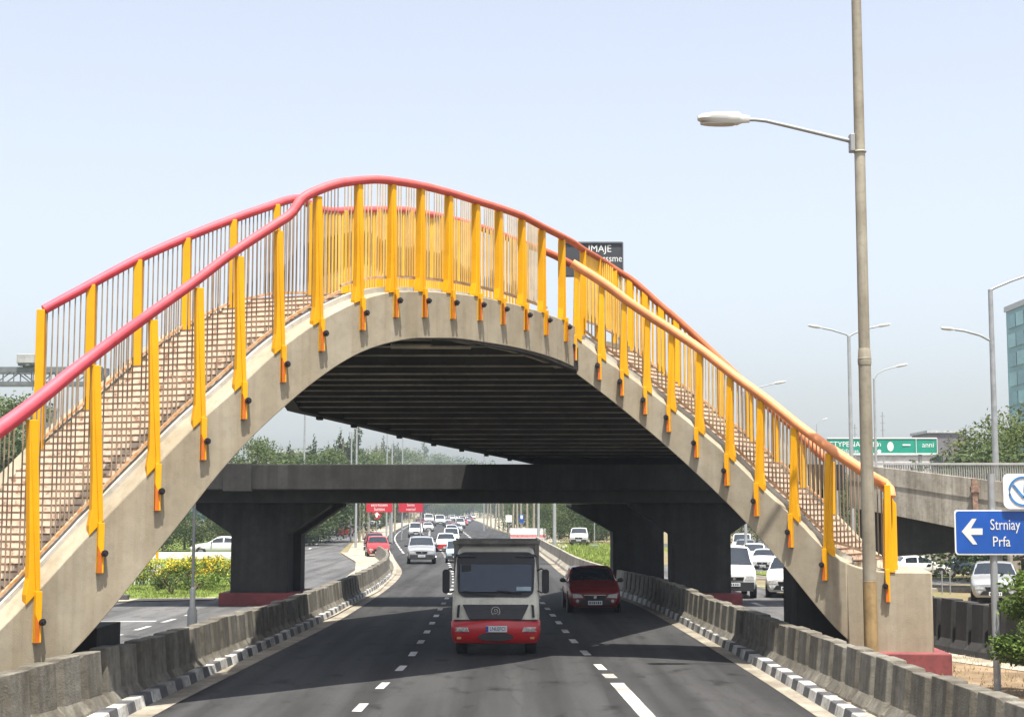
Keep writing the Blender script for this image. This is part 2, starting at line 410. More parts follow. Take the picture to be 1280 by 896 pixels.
# posts ------------------------------------------------------------
def tangent(top, u):
    t = top(u+4)-top(u-4); t.z = 0; return t.normalized()
def near_post(top, A, d, pxt, pyt, pxb, pyb, w, flip, dy=-1):
    u = pxb; w *= .65
    led = top(u); t = tangent(top, u); n = Vector((t.y, -t.x, 0))        # n points out of the beam towards the road
    base = led - n*.03
    ztop = at(pxt, pyt+dy, d(u)).z; ztail = at(pxb, pyb, d(u)).z; zl = led.z
    lean = (at(pxt, pyt, d(u)).x - at(pxb, pyb, d(u)).x)*.35
    s = -1 if flip else 1
    dd = top(u+4)-top(u-4); sl = dd.z/max(.01, Vector((dd.x, dd.y, 0)).length)
    zf = lambda x: zl+sl*x-.015
    foot = [(-.82*w*s, zf(-.82*w*s)), (.5*w*s, zf(.5*w*s)), (.5*w*s, zl+.12), (.46*w*s, zl+.9), (.42*w*s, ztop), (-.36*w*s, ztop), (-.44*w*s, zl+.75), (-.56*w*s, zl+.26), (-.82*w*s, max(zf(-.82*w*s)+.05, zl+.0))]
    mb = MB(); hgt = ztop-zl
    P = lambda x, z, o: base + t*(x + lean*(z-zl)/hgt) + n*o + Vector((0,0,z-base.z))
    # two faces meeting in a soft ridge, so that one side is turned away from the sun
    mb.prism([P(x, z, .05) for x, z in foot], -n*.14)
    ridge = [P(.10*w*s, zl+.15, .085), P(.5*w*s, zl+.1, .049), P(.5*w*s, ztop, .049), P(-.35*w*s, ztop, .075)]
    mb.hexa([P(.5*w*s, zf(.5*w*s), .0), P(.0, zl+.0, .0), P(-.30*w*s, ztop, .0), P(.42*w*s, ztop, .0),
             P(.5*w*s, zf(.5*w*s), .055), P(.05*w*s, zl+.0, .082), P(-.30*w*s, ztop, .06), P(.42*w*s, ztop, .055)])
    o = mb.build('railing_post', YEL, BR, bevel=.008)
    tb = MB(); c = P(.22*w*s, zl, 0)
    a = c+n*.115; tw = w*.56
    z1 = zl+.05
    tb.prism([a+t*(-tw/2)+Vector((0,0,z1-zl)), a+t*(tw/2)+Vector((0,0,z1-zl)), a+t*(tw/2)+Vector((0,0,ztail-zl)), a+t*(-tw/2)+Vector((0,0,ztail-zl))], -n*.10, 0)
    tb.build('tail_plate', YEL, o, bevel=.006)
    tb = MB(); zt = Vector((0,0,ztail-zl)); hh = Vector((0,0,.28))
    tb.prism([a+n*.004+t*(-tw/2)+zt, a+n*.004+t*(tw*.18)+zt, a+n*.004+t*(tw*.18)+zt+hh, a+n*.004+t*(-tw/2)+zt+hh*1.6], -n*.06, 0)
    tb.build('primer_patch', ORG_T, o)
    k = a + t*(tw*.55*s) + Vector((0,0,ztail-zl+.33)) + n*.0
    bt = MB(); bt.tube([k-n*.12, k+n*.04], .058, 10); bt.tube([k+n*.04, k+n*.08], .032, 8)
    bt.build('bolt', BOLT, o, smooth=40)
    return u, led, ztop
NP = [(-84,594,-76,896),(-56,572,-42,866),(26,526,43,803),(107,458,122,716),(181,401,194,638),(241,361,251,575),(291,322,302,524),(342,290,351,478),(393,247,399,439),(446,232,450,413),(489,228,492,397),(526,236,528,397),(562,244,563,399),(595,255,597,401),(624,263,626,406),(652,273,655,413),(679,287,680,419),(703,298,705,427)]
RP = [(724,335,720.5,451),(756,357,751,475),(784,380,779,495),(815,399,808,518),(845,419,838,540),(880,442,873,572),(917,472,911,607),(959,502,948,645),(1000,535,991,684),(1044,567,1034,725),(1110,607,1111,752)]
Lz, Rz = [], []
for i, q in enumerate(NP):
    w = [.30,.30,.30,.29,.28,.27,.26,.25,.25,.25,.23,.22,.22,.215,.215,.21,.205,.2][i]
    Lz.append((q[2],) + near_post(Ltop, AL, Ld, *q, w, False))
for i, q in enumerate(RP[:-1]):
    w = .235+.004*i
    Rz.append((q[2],) + near_post(Rtop, AR, Rd, *q, w, True))
Rz.append((RP[-1][2],) + near_post(Rtop, AR, Rd, *RP[-1], .25, True))

# handrails --------------------------------------------------------
def railpath(pts, fn, rfun):
    out, rr = [], []
    fx = herm(pts)
    xs = rangef(pts[0][0], pts[-1][0], int((pts[-1][0]-pts[0][0])/5))
    for x in xs:
        out.append(at(x, fx(x), fn(x))); rr.append(rfun(x))
    return out, rr
NR = [(-80,592),(0,536),(26,517),(107,452),(181,397),(241,354),(291,316),(330,290),(350,277),(362,269),(369,261),(374,252),(381,246),(400,237),(420,230),(447,226),(470,224.5),(489,226),(526,232),(562,241),(595,251),(624,260),(652,270),(679,284),(703,296),(716,303)]
Lrail = herm(NR)
farR = lambda px: (Rtop(solve_u(lambda u: Rtop(u)+AR*WID, px, 690, 1100))+AR*WID)
def dfar_R(px): return farR(px).y
def d_main(px):
    if px <= 700: return Ld(px)
    e = dfar_R(max(px, 760))
    return lerp(Ld(700), e, min(1, (px-700)/60))
rb_ = herm([(-80,.145),(0,.135),(60,.122),(150,.10),(300,.088),(400,.092),(460,.085),(600,.078),(720,.075),(900,.09),(1040,.10)])
FRR = [(729,312),(748,323),(774,340),(790,350),(826,382),(845,398),(886,436),(930,478),(960,507),(987,530),(1007,550),(1037,578)]
pts, rr = railpath(NR + FRR, d_main, rb_)
MB().tube(pts, rr, 14).build('handrail', RAILM, BR, smooth=60)
RR = [(715,329),(756,355),(784,376),(815,397),(845,416),(880,440),(917,469),(959,500),(1000,533),(1044,565),(1075,586),(1092,597)]
pts, rr = railpath(RR, Rd, lambda x: .105 if x < 1040 else .115)
e = pts[-1]; t = (pts[-1]-pts[-2]).normalized()
tail = [at(1104, 604, 32.6), at(1111, 612, 32.5), at(1113, 621, 32.45)]
pts += tail; rr += [.125, .13, .12]
MB().tube(pts, rr, 14).build('handrail', RAILO, BR, smooth=60)
Rrail = herm(RR)
farL = lambda px: Ltop(solve_u(lambda u: Ltop(u)+AL*WID, px, -100, 719))+AL*WID
FLR = [(55,387),(112,356),(170,325),(230,298),(288,275),(342,256),(360,250),(374,248),(388,256),(400,262),(420,264),(445,262.5),(500,262.5),(530,267),(560,273),(590,281),(620,291),(650,303),(690,318),(726,337)]
fxl = herm(FLR)
# the far side of the crest runs out of plan length at the right: hold the last depth
dfl = lambda px: farL(min(px, topx(Ltop(719)+AL*WID)[0]-1)).y + max(0, px-topx(Ltop(719)+AL*WID)[0]+1)*.012
pts = [at(x, fxl(x), dfl(x)) for x in rangef(55, 726, 120)]
MB().tube(pts, [.088]*len(pts), 12).build('handrail', RAILM, BR, smooth=60)

# bays of bars ------------------------------------------------------
def bay(p0, p1, zt0, zt1, zb0, zb1, m, sp=.115, r=.011, bot=True, mb2=BOT_O):
    Lh = Vector((p1.x-p0.x, p1.y-p0.y, 0)).length; n = max(3, int(Lh/sp)); mb = MB()
    for i in range(1, n):
        t = i/n; q = p0.lerp(p1, t); zt, zb = lerp(zt0, zt1, t), lerp(zb0, zb1, t)
        mb.box((q.x, q.y, (zt+zb)/2), (2*r, 2*r, zt-zb), rz=.6)
    o = mb.build('bar_panel', m, BR, merge=False)
    if bot:
        MB().bar(Vector((p0.x, p0.y, zb0)), Vector((p1.x, p1.y, zb1)), .055, .05).build('bottom_rail', mb2, o)
lst = Lz
for i in range(len(lst)-1):
    ua, ub = lst[i][0], lst[i+1][0]
    k = 2 if ub-ua > 40 else 1
    for j in range(k):
        u0, u1 = lerp(ua, ub, j/k), lerp(ua, ub, (j+1)/k)
        a, b = Ltop(u0)+AL*.42, Ltop(u1)+AL*.42
        zt0, zt1 = [at(topx(q)[0], Lrail(topx(q)[0])+1, q.y).z for q in (a, b)]
        gap = .2 if u0 < 430 else .30
        bay(a, b, zt0, zt1, a.z+gap, b.z+gap, BAR_G if u0 < 440 else BAR_C, sp=.078 if u0 < 400 else .07, r=.0105 if u0 < 300 else .009)
for i in range(len(Rz)-1):
    ua, ub = Rz[i][0], Rz[i+1][0]
    a, b = Rtop(ua)+AR*.42, Rtop(ub)+AR*.42
    zt0, zt1 = [at(topx(q)[0], Rrail(topx(q)[0])+1, q.y).z for q in (a, b)]
    bay(a, b, zt0, zt1, a.z+.2, b.z+.2, BAR_C if i < 6 else BAR_G, sp=.078, r=.011)
# far posts and bars
FP = [50,112,170,230,288,342,385,428,470,510,548,585,620,655]
prev = None
for px in FP:
    q = farL(min(px, 640)) if px < 640 else farL(640)+Vector((.35, .4, 0))*(px-640)/15
    zr = at(px, fxl(max(px, 55)), q.y).z
    zb = q.z-.3
    w = .16
    q = Vector((at(px+2, 400, q.y).x, q.y, 0))
    mb = MB(); mb.prism([(q.x-w*.5, q.y-.06, zb), (q.x+w*.62, q.y-.06, zb), (q.x+w*.42, q.y-.06, zr), (q.x-w*.5, q.y-.06, zr)], (0, .12, 0))
    mb.build('railing_post', YEL, BR, bevel=.008)
    if prev:
        p, pz, pb = prev
        bay(p, q, pz, zr, pb+.42, zb+.42, BAR_G if px < 390 else BAR_Y, sp=.09 if px < 390 else .082, r=.010 if px < 390 else .021)
    prev = (q, zr, zb)
prev = None
frx = herm(NR[-3:] + FRR)
for px in [729,748,768,787,806,826,845,872,900,935,968,1000,1036]:
    q = farR(px); q = Vector((at(px, 400, q.y).x, q.y, q.z))
    zr = at(px, frx(px), d_main(px)).z; zb = q.z-.35; w = .145; y = q.y
    if px < 760: y = d_main(px); q.x = at(px, 400, y).x
    MB().prism([(q.x-w*.5, y-.06, zb), (q.x+w*.5, y-.06, zb), (q.x+w*.5, y-.06, zr), (q.x-w*.5, y-.06, zr)], (0, .12, 0)).build('railing_post', YEL, BR, bevel=.008)
    q = Vector((q.x, y, 0))
    if prev: bay(prev[0], q, prev[1], zr, prev[2]+.4, zb+.4, BAR_Y if px < 900 else BAR_C, sp=.09, r=.018 if px < 900 else .012)
    prev = (q, zr, zb)
# end post of the right stair: broad folded yellow plate
q0, q1, q2, q3 = at(1114.5, 712, 32.62), at(1122.5, 712, 32.62), at(1120.5, 630, 32.62), at(1114.5, 622, 32.62)
MB().prism([Vector((q.x, 32.62, q.z)) for q in (q0, q1, q2, q3)], (.1, 1.2, 0)).build('end_plate', YEL, BR, bevel=.01)
# ================================================================== ribbed overpass deck behind the arch
OV = thing('overpass_deck', 'dark ribbed concrete overpass deck spanning behind the arch of the footbridge', 'overpass', (0, 40, 0))
zpix = herm([(26,424),(29.8,421),(31,428),(32.2,437),(34.4,460),(38,482),(43,510),(50,548),(58,577)])
def zso(Y): return H + (638-zpix(Y))*Y/F
def xl(Y):
    if Y < 43: return lerp(-5.3, -6.34, (Y-28)/15)
    return lerp(-6.34, .76, (Y-43)/15)
xr = herm([(28,-.6),(31,.4),(33,1.2),(34.5,1.6),(37,2.5),(40,3.6),(43,4.8),(50,7.2),(58,8.8)])
_bl = [Ltop(u) for u in rangef(300, 719, 80)]; _br = [Rtop(u) for u in rangef(720, 900, 40)]
def ynear(X):     # back face of the arch beams
    best = 27.2
    for L_ in (_bl, _br):
        for p, q_ in zip(L_, L_[1:]):
            if p.x <= X <= q_.x: best = max(best, lerp(p.y, q_.y, (X-p.x)/(q_.x-p.x)))
    best = best+.02
    if X < -2.5: best = max(best, 29.15+min(3.1, -2.5-X)*.385)
    return best
SHADE = mat('shade_dark_soffit', (.022, .021, .019), .9, var=.25, vs=.8, stain=.3, streak=.2)  # shade under the deck is put into this near-black base colour
mb = MB(); ysl = rangef(28, 58, 48); cols = 40
for y0, y1 in zip(ysl, ysl[1:]):
    for k in range(cols):
        q4 = [(lerp(xl(y0), xr(y0), k/cols), y0), (lerp(xl(y0), xr(y0), (k+1)/cols), y0), (lerp(xl(y1), xr(y1), (k+1)/cols), y1), (lerp(xl(y1), xr(y1), k/cols), y1)]
        q4 = [(x, max(y, ynear(x))) for x, y in q4]
        if q4[2][1]-q4[1][1] < .01 and q4[3][1]-q4[0][1] < .01: continue
        mb.hexa([Vector((x, y, zso(y)-.045+.205*max(0, min(1, (y-ynear(x)-.3)/1.2)))) for x, y in q4] + [Vector((x, y, zso(y)+.46)) for x, y in q4])
mb.build('deck_slab', SHADE, OV)
FLAN = mat('rib_flange', (.30, .28, .24), .8, var=.25, vs=1.5, stain=.4)
RIBM = mat('soffit_rib', (.045, .042, .037), .85, var=.3, vs=1.2, stain=.3)  # rib colour darkened to carry the soffit's shade
for i in range(24):
    Y = 29.1+i*1.235; z = zso(Y); seg = []; run = None
    for k in range(121):
        x = lerp(xl(Y)+.3, xr(Y)-.04, k/120)
        ok = ynear(x)+.55 < Y
        if ok and run is None: run = x
        if (not ok or k == 120) and run is not None:
            if x-run > .4: seg.append((run, x))
            run = None
    for a, b in seg:
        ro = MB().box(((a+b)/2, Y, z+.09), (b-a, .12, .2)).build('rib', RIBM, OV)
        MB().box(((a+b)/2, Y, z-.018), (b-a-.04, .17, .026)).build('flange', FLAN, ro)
rings = []
for Y in rangef(30.5, 58, 40):
    x = xl(Y); z = zso(Y); rings.append([Vector((x-.02, Y, z-.10)), Vector((x+.34, Y, z-.10)), Vector((x+.34, Y, z+.17)), Vector((x-.02, Y, z+.47))])
MB().loft(rings).build('edge_beam', SHADE, OV)
for x0, y0 in ((397,517),(440,524.5),(497,535),(540,543),(575,550.5),(606,558),(635,565)):
    Y = None
    lo, hi = 43, 58
    for _ in range(30):
        m = (lo+hi)/2
        if topx((xl(m), m, zso(m)))[0] < x0: lo = m
        else: hi = m
    Y = lo
    MB().box((xl(Y)+.06, Y, zso(Y)-.13), (.16, .45, .08)).build('drain_spout', SHADE, OV)
MB().box((4.6, 57.3, 5.22), (7.6, 1.0, .5)).build('bearing_wall', SHADE, OV)
a = at(489, 432.5, 31.2); b = at(588, 433, 31.9)
MB().tube([a, b], .055, 8).build('lamp_tube', mat('dusty_tube', (.42, .40, .33), .5), OV)

# ================================================================== cross bridge with hammerhead piers
CB = thing('cross_bridge', 'dark grey beam bridge on hammerhead piers crossing the road under the arch', 'bridge', (0, 56, 0))
def yb(x): return lerp(58, 68, (x+12.5)/26)
zt, zm, zb = at(640, 580, 53.5).z, at(640, 612, 53.5).z, at(640, 628, 53.5).z
P = [(-14, 53.5), (11.7, 53.5), (11.7, 57.2), (7.4, 57.2), (7.2, 67), (3.4, 67), (1.5, 60), (-14, 57.8)]
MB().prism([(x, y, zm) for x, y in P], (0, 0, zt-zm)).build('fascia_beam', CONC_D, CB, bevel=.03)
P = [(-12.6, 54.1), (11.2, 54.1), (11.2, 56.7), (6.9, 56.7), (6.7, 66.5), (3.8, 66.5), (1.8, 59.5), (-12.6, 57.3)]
MB().prism([(x, y, zb) for x, y in P], (0, 0, zm-zb+.01)).build('girder', mat('girder_shade', (.03, .028, .025), .9, var=.2, stain=.3), CB)  # girder colour has the shade under the bridge painted in
MB().box((at(297, 600, 53.4).x, 53.42, (zt+zm)/2-.02), (1.0, .25, zt-zm+.08)).build('joint_box', CONC_D, CB, bevel=.02)
MB().box((-3, 57.5, zt+.04), (20, .2, .1)).build('edge_rail', CONC_P, CB)
def pier(x0, x1, y, dy, fl, zc, ztp, name='pier'):
    w = fl
    pts = [(x0, y, -.2), (x1, y, -.2), (x1, y, zc), (x1+w, y, ztp-.12), (x1+w, y, ztp), (x0-w, y, ztp), (x0-w, y, ztp-.12), (x0, y, zc)]
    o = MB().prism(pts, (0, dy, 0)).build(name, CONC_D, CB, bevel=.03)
    MB().box(((x0+x1)/2, y+dy/2, .2), (x1-x0+.7, dy+.7, .52)).build('red_plinth', REDP, o, bevel=.03)
pier(-10.17, -8.1, 55.4, 1.4, 1.48, 2.55, zb)
pier(5.75, 7.89, 55.2, 1.4, 1.48, 2.55, zb)
pier(-9.9, -7.85, 56.9, 1.2, 1.55, 2.5, zb-.0)
pier(4.25, 6.4, 64.5, 1.8, 1.9, 2.5, zb)

# ================================================================== flyover ramp at the right
FO = thing('flyover_ramp', 'pale concrete flyover ramp with a metal railing behind the blue sign', 'flyover', (18, 56, 0))
tp = [(1060,580,67),(1095,583,66),(1180,593,64),(1280,605,62),(1350,613,60.5)]
bt = [(1060,634,62),(1120,645,58.4),(1195,660,53.4),(1280,676,48),(1350,690,44)]
ft = herm([(p[0], p[1]) for p in tp]); fb = herm([(p[0], p[1]) for p in bt]); fd = herm([(p[0], p[2]) for p in tp])
us = rangef(1060, 1350, 24)
rings = []
nrm = Vector((.52, .85, 0))
for u in us:
    a = at(u, ft(u), fd(u)); b = at(u, fb(u), fd(u)); b = Vector((a.x, a.y, b.z)); k = nrm*.35
    rings.append([b, b+k, a+k, a])
MB().loft(rings).build('parapet', CONC_P, FO, smooth=30, bevel=.02)
rings = []
for u in us:
    a = at(u, ft(u), fd(u)); k = nrm*.34; g = nrm*6
    z = a.z-.35
    rings.append([Vector((a.x+k.x, a.y+k.y, z-.3)), Vector((a.x+g.x, a.y+g.y, z-.3)), Vector((a.x+g.x, a.y+g.y, z)), Vector((a.x+k.x, a.y+k.y, z))])
MB().loft(rings).build('road_slab', CONC_P, FO)
gb = herm([(1070,697),(1125,695),(1200,690),(1350,690)])
rings = []
for u in us:
    a = at(u, ft(u), fd(u)); b = at(u, gb(u), fd(u)); k = nrm*1.35; g = nrm*1.7
    zt_ = a.z-.64
    rings.append([Vector((a.x+k.x, a.y+k.y, b.z)), Vector((a.x+g.x*2, a.y+g.y*2, b.z)), Vector((a.x+g.x*2, a.y+g.y*2, zt_)), Vector((a.x+k.x, a.y+k.y, zt_))])
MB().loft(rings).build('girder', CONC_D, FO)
# thin groove line along the parapet, built as a slim proud lip
pts = [at(u, lerp(ft(u), fb(u), .36), fd(u)) - nrm*.012 for u in us]
mb = MB()
for i in range(len(pts)-1): mb.bar(pts[i], pts[i+1], .03, .03)
mb.build('lip', CONC_P, FO)
RAILG = mat('grey_rail', (.62, .60, .55), .5, .3, var=.1)
RAILD = mat('dark_rail', (.34, .33, .30), .5, .3, var=.1)
top = [at(u, 579.5, fd(u)) for u in us]
mb = MB(); off = nrm*.15
for i in range(len(us)-1): mb.bar(top[i]+off, top[i+1]+off, .12, .09)
ro = mb.build('railing', RAILG, FO)
mb = MB()
for u in rangef(1105, 1350, 84):
    a = at(u, ft(u), fd(u))+off; z1 = at(u, 580, fd(u)).z
    if z1-a.z > .05: mb.box((a.x, a.y, (a.z+z1)/2), (.055, .055, z1-a.z))
mb.build("balusters", RAILD, ro, merge=False)
q = at(1220, 598, fd(1220)); q2 = at(1220, 640, fd(1220)); q2.x, q2.y = q.x, q.y
mb = MB(); mb.box((q.x-.1, q.y-.1, (q.z+q2.z)/2), (.22, .14, q.z-q2.z)); mb.box((q.x-.1, q.y-.12, q.z-.45), (.36, .2, .22))
mb.build('drain_pipe', mat('rusty_pipe', (.26, .16, .11), .8, var=.4, vs=8), FO)
MB().box((32, 61, 1.2), (1.6, 1.6, 2.6)).build('support_column', CONC_P, FO)
# ================================================================== ground, roads, kerbs
def sm(a, b, x):
    t = max(0, min(1, (x-a)/(b-a))); return t*t*(3-2*t)
def gz(x, y): return -.75*sm(70, 98, y)*sm(12, 17, x)
def ground_mat():
    m = bpy.data.materials.new('dry_ground'); m.use_nodes = True; N = m.node_tree.nodes; L = m.node_tree.links
    P = N['Principled BSDF']; P.inputs['Roughness'].default_value = .95; P.inputs['Specular IOR Level'].default_value = .1
    tc = N.new('ShaderNodeTexCoord'); out = None
    def nz(s, d=8):
        n = N.new('ShaderNodeTexNoise'); n.inputs['Scale'].default_value = s; n.inputs['Detail'].default_value = d; L.new(tc.outputs['Object'], n.inputs['Vector']); return n.outputs[0]
    r = N.new('ShaderNodeValToRGB'); L.new(nz(.5), r.inputs[0]); e = r.color_ramp.elements
    e[0].position = .38; e[0].color = (.21, .155, .10, 1); e[1].position = .62; e[1].color = (.14, .14, .062, 1)
    r2 = N.new('ShaderNodeValToRGB'); L.new(nz(14), r2.inputs[0]); e = r2.color_ramp.elements
    e[0].position = .3; e[0].color = (.6, .6, .6, 1); e[1].position = .65; e[1].color = (1.15, 1.15, 1.15, 1)
    x = N.new('ShaderNodeMix'); x.data_type = 'RGBA'; x.blend_type = 'MULTIPLY'; x.inputs[0].default_value = 1
    L.new(r.outputs[0], x.inputs[6]); L.new(r2.outputs[0], x.inputs[7]); L.new(x.outputs[2], P.inputs['Base Color'])
    bp = N.new('ShaderNodeBump'); bp.inputs['Strength'].default_value = .6; bp.inputs['Distance'].default_value = .05
    L.new(nz(8), bp.inputs['Height']); L.new(bp.outputs[0], P.inputs['Normal'])
    return m
GROUND = ground_mat()
LAWN = mat('lawn_green', (.15, .20, .045), .95, var=.3, vs=1.2, stain=.3, bump=.6, bs=20, spec=.1)
DRYG = mat('dry_grass', (.20, .19, .085), .95, var=.3, vs=2, stain=.35, bump=.6, bs=20, spec=.1)
PAVE = mat('pale_paving', (.40, .35, .27), .9, var=.15, vs=2, stain=.35, bump=.2)
mb = MB()
xs = [-1600,-600,-250,-120,-60,-30,-10,8,10,12,13,14,15,16,17,20,26,40,60,90,150,400,900,1600]
ys = [-60,0,30,60,70,75,80,85,90,95,98,105,140,200,300,500,900,1600,2600]
grid = [[Vector((x, y, gz(x, y)-.012)) for x in xs] for y in ys]
mb.loft(grid, closed=False, caps=False)
tag(mb.build('ground', GROUND, smooth=60), kind='structure')

def strip(fl, fr, ya, yb, n, z, name, m):
    rows = []
    for y in rangef(ya, yb, n):
        a, b = fl(y), fr(y)
        rows.append([Vector((lerp(a, b, t), y, z+gz(lerp(a, b, t), y))) for t in (0, .33, .67, 1)])
    return tag(MB().loft(rows, closed=False, caps=False).build(name, m), kind='structure')
def sheet(poly, z, name, m):
    return tag(MB().poly([(x, y, z+gz(x, y)) for x, y in poly]).build(name, m), kind='structure')
EL = herm([(-25,-6.0),(25,-5.96),(27.1,-5.95),(32.5,-5.8),(50.9,-5.35),(71,-5.5),(85,-6.1),(96,-7.1),(117.5,-9.2),(196,-16),(300,-22),(461,-30),(900,-60)])
ER = herm([(-25,5.05),(25,5.05),(42.5,4.85),(55,4.5),(66,3.6),(80,2.75),(100,2.4),(124,2.0),(196,.6),(300,-4),(461,-10),(900,-30)])
strip(EL, ER, -25, 640, 180, .004, 'road', ASPH)
strip(lambda y: EL(y)-.5, EL, -25, 116, 70, .012, 'gutter', GUTT)
strip(ER, lambda y: ER(y)+.5, -25, 200, 90, .012, 'gutter', GUTT)
strip(lambda y: ER(y)+.5, lambda y: ER(y)+3.6+.02*(y-140), 140, 700, 60, .02, 'pavement', PAVE)
strip(lambda y: EL(y)-3.5, EL, 118, 460, 60, .014, 'pavement', PAVE)

sheet([(-60,34),(-60,50),(-15.5,57),(-11.5,58.5),(-12.5,75),(-16.5,110),(-20,130),(-30,215),(-52,400),(-44,400),(-21.5,215),(-14,124),(-10.3,101),(-8.9,87),(-8.2,73),(-7.9,60),(-8.0,45),(-8.6,30),(-12,18),(-60,16)], .004, 'side_road', ASPH2)
sheet([(-60,51),(-15.5,58),(-11.5,59.5),(-12.6,75),(-16.8,110),(-30,205),(-90,205),(-90,51)], .001, 'lawn', LAWN)
sheet([(-8.6,29.9),(-8.0,45),(-7.9,60),(-8.2,73),(-8.9,87),(-10.3,101),(-13.9,124),(-9.3,119),(-7.4,98),(-6.2,82),(-5.6,65),(-5.7,50),(-6.3,36),(-7,26)], .05, 'pavement', PAVE)
sheet([(-15.4,57.2),(-11.4,58.7),(-11.6,60.2),(-15.4,59.0)], .03, 'pavement', PAVE)
# right side
sheet([(6.3,34),(9.8,34),(10.2,39),(12.3,33),(50,33),(50,79),(13.5,79),(10.5,92),(14,119),(8,100),(6.0,78),(6.2,60)], .004, 'side_road', ASPH2)
rows = []
for y in rangef(76, 260, 40):
    c = lerp(9.5, 20, (y-76)/50) if y < 126 else 20+(y-126)*.2
    rows.append([Vector((c-3.4, y, .008+gz(c-3.4, y))), Vector((c, y, .008+gz(c, y))), Vector((c+3.4, y, .008+gz(c+3.4, y)))])
tag(MB().loft(rows, closed=False, caps=False).build('side_road', ASPH2), kind='structure')
sheet([(5.9,18),(13.5,18),(13.5,30.5),(12.1,32.2),(10.5,38.2),(5.7,40)], .006, 'verge', mat('bare_dirt', (.27, .195, .125), .95, var=.2, vs=1.5, stain=.35, bump=.8, bs=16, spec=.1))
sheet([(9.6,35.6),(10.9,37.6),(13,31.5),(16,27.5),(14.2,26.8),(11.6,31)], .02, 'footpath', PAVE)
for a, b in (((13.4,79.5),(60,84)), ):
    tag(MB().poly([(13.4,79.5,gz(13.4,79.5)+.01),(60,79.5,gz(60,79.5)+.01),(60,93,gz(60,93)+.01),(17.4,93,gz(17.4,93)+.01)]).build('verge', DRYG), kind='structure')
tag(MB().prism([(15.5,64.6,-.1),(34,66,-.1),(34,67.2,-.1),(15.5,65.8,-.1)], (0,0,.25)).build('traffic_island', PAVE, bevel=.03), kind='structure')
# grass verge in the middle of the right-hand roads and beyond the plain wall
tag(MB().poly([(12.9,84,.01),(15.8,84,.005+gz(15.8,84)),(21,112,.02+gz(21,112)),(16.6,103,.02+gz(16.6,103))]).build('verge', LAWN), kind='structure')
sheet([(3.6,78),(5.6,78),(7.6,100),(13.6,121),(22,160),(10,160),(3.4,160),(2.8,124),(3.0,100)], .012, 'verge', mat('bright_verge', (.16, .19, .045), .95, var=.35, vs=1.5, stain=.35, bump=.6, bs=20, spec=.1))
sheet([(5.2,128),(16,128),(24,165),(14,190),(5,165)], .02, 'side_road', ASPH2)

# painted marks ------------------------------------------------------
def mark(fx, ya, yb, w, mb):
    a0, a1 = fx(ya), fx(yb)
    mb.quad((a0-w/2, ya, .009), (a0+w/2, ya, .009), (a1+w/2, yb, .009), (a1-w/2, yb, .009))
mb = MB()
XA = herm([(20,-2.75),(27.3,-2.62),(36,-2.36),(54,-2.5),(71,-2.7),(96,-3.9),(130,-6.0),(196,-10.5),(300,-16),(460,-24)])
XB = herm([(20,2.4),(27.8,2.2),(35,1.86),(40,1.62),(47.8,1.4),(60,1.0),(80,-.1),(124,-2.2),(196,-5.4),(300,-10.5),(460,-18)])
for i in range(40): mark(XA, 26.3+i*3.3, 27.4+i*3.3, .17, mb)
mark(XB, 24, 30.6, .27, mb); mark(XB, 31.5, 32.3, .25, mb)
for i in range(38): mark(XB, 33.1+i*3.3, 34.3+i*3.3, .18, mb)
for i in range(20): mark(lambda y: XA(y), 160+i*12, 165+i*12, .3, mb); mark(XB, 160+i*12, 165+i*12, .3, mb)
for i in range(26): mark(lambda y: EL(y)+1.0, 122+i*9, 129+i*9, .16, mb)
for i in range(12): mark(lambda y: lerp(-10.9, -10.4, (y-38)/20), 38+i*3, 39.5+i*3, .16, mb) if i < 5 else None
for i in range(8): mark(lambda y: lerp(-11.2, -25.5, (y-64)/151), 64+i*18, 68+i*18, .2, mb)
mark(lambda y: 9.8-(y-44)*.08, 46, 49, .2, mb); mark(lambda y: 9.2-(y-44)*.02, 55, 57, .2, mb)
for i in range(3): mb.quad((7.7+i*1.7, 69.4, .009), (9.0+i*1.7, 69.4, .009), (9.0+i*1.7, 69.75, .009), (7.7+i*1.7, 69.75, .009))
mb.quad((-60, 49.9, .009), (-15.6, 56.6, .009), (-15.6, 56.8, .009), (-60, 50.15, .009))
mb.quad((-19, 46.0, .009), (-11.0, 47.4, .009), (-11.0, 47.7, .009), (-19, 46.4, .009))
mb.quad((-18, 41.6, .009), (-12.0, 42.4, .009), (-12.0, 42.6, .009), (-18, 41.8, .009))
tag(mb.build('road_markings', WHITEP), kind='structure')
# painted kerb blocks
def kerb(f, ya, yb, side, name='kerb'):
    mb = MB(); y = ya; k = 0
    while y < yb:
        ln = (.62 if k % 2 else .5)
        y1 = y+ln; x0, x1 = f(y), f(y1-.015)
        w = .28*side; h = .20+.012*math.sin(k*1.7)
        mb.hexa([(x0,y,0),(x0+w,y,0),(x1+w,y1-.015,0),(x1,y1-.015,0),(x0+.05*side,y,h),(x0+w,y,h),(x1+w,y1-.015,h),(x1+.05*side,y1-.015,h)], k % 2)
        y = y1; k += 1
    return tag(mb.build(name, [KB, KW], bevel=.015), kind='structure')
kerb(lambda y: EL(y)-.42, 18, 79, -1)
kerb(lambda y: ER(y)+.32, 18, 62, 1)
mb = MB()
for i in range(11):
    x = -19+i*.42; y = 57.6+i*.09
    mb.box((x, y, .1), (.4, .3, .24), mi=i % 2)
tag(mb.build('kerb', [KB, KW], bevel=.015), kind='structure')
strip(lambda y: EL(y)-1.6, lambda y: EL(y)-.69, 18, 80, 40, .11, 'apron', mat('dusty_apron', (.36, .31, .24), .95, var=.25, vs=3, stain=.4, bump=.8, bs=18))
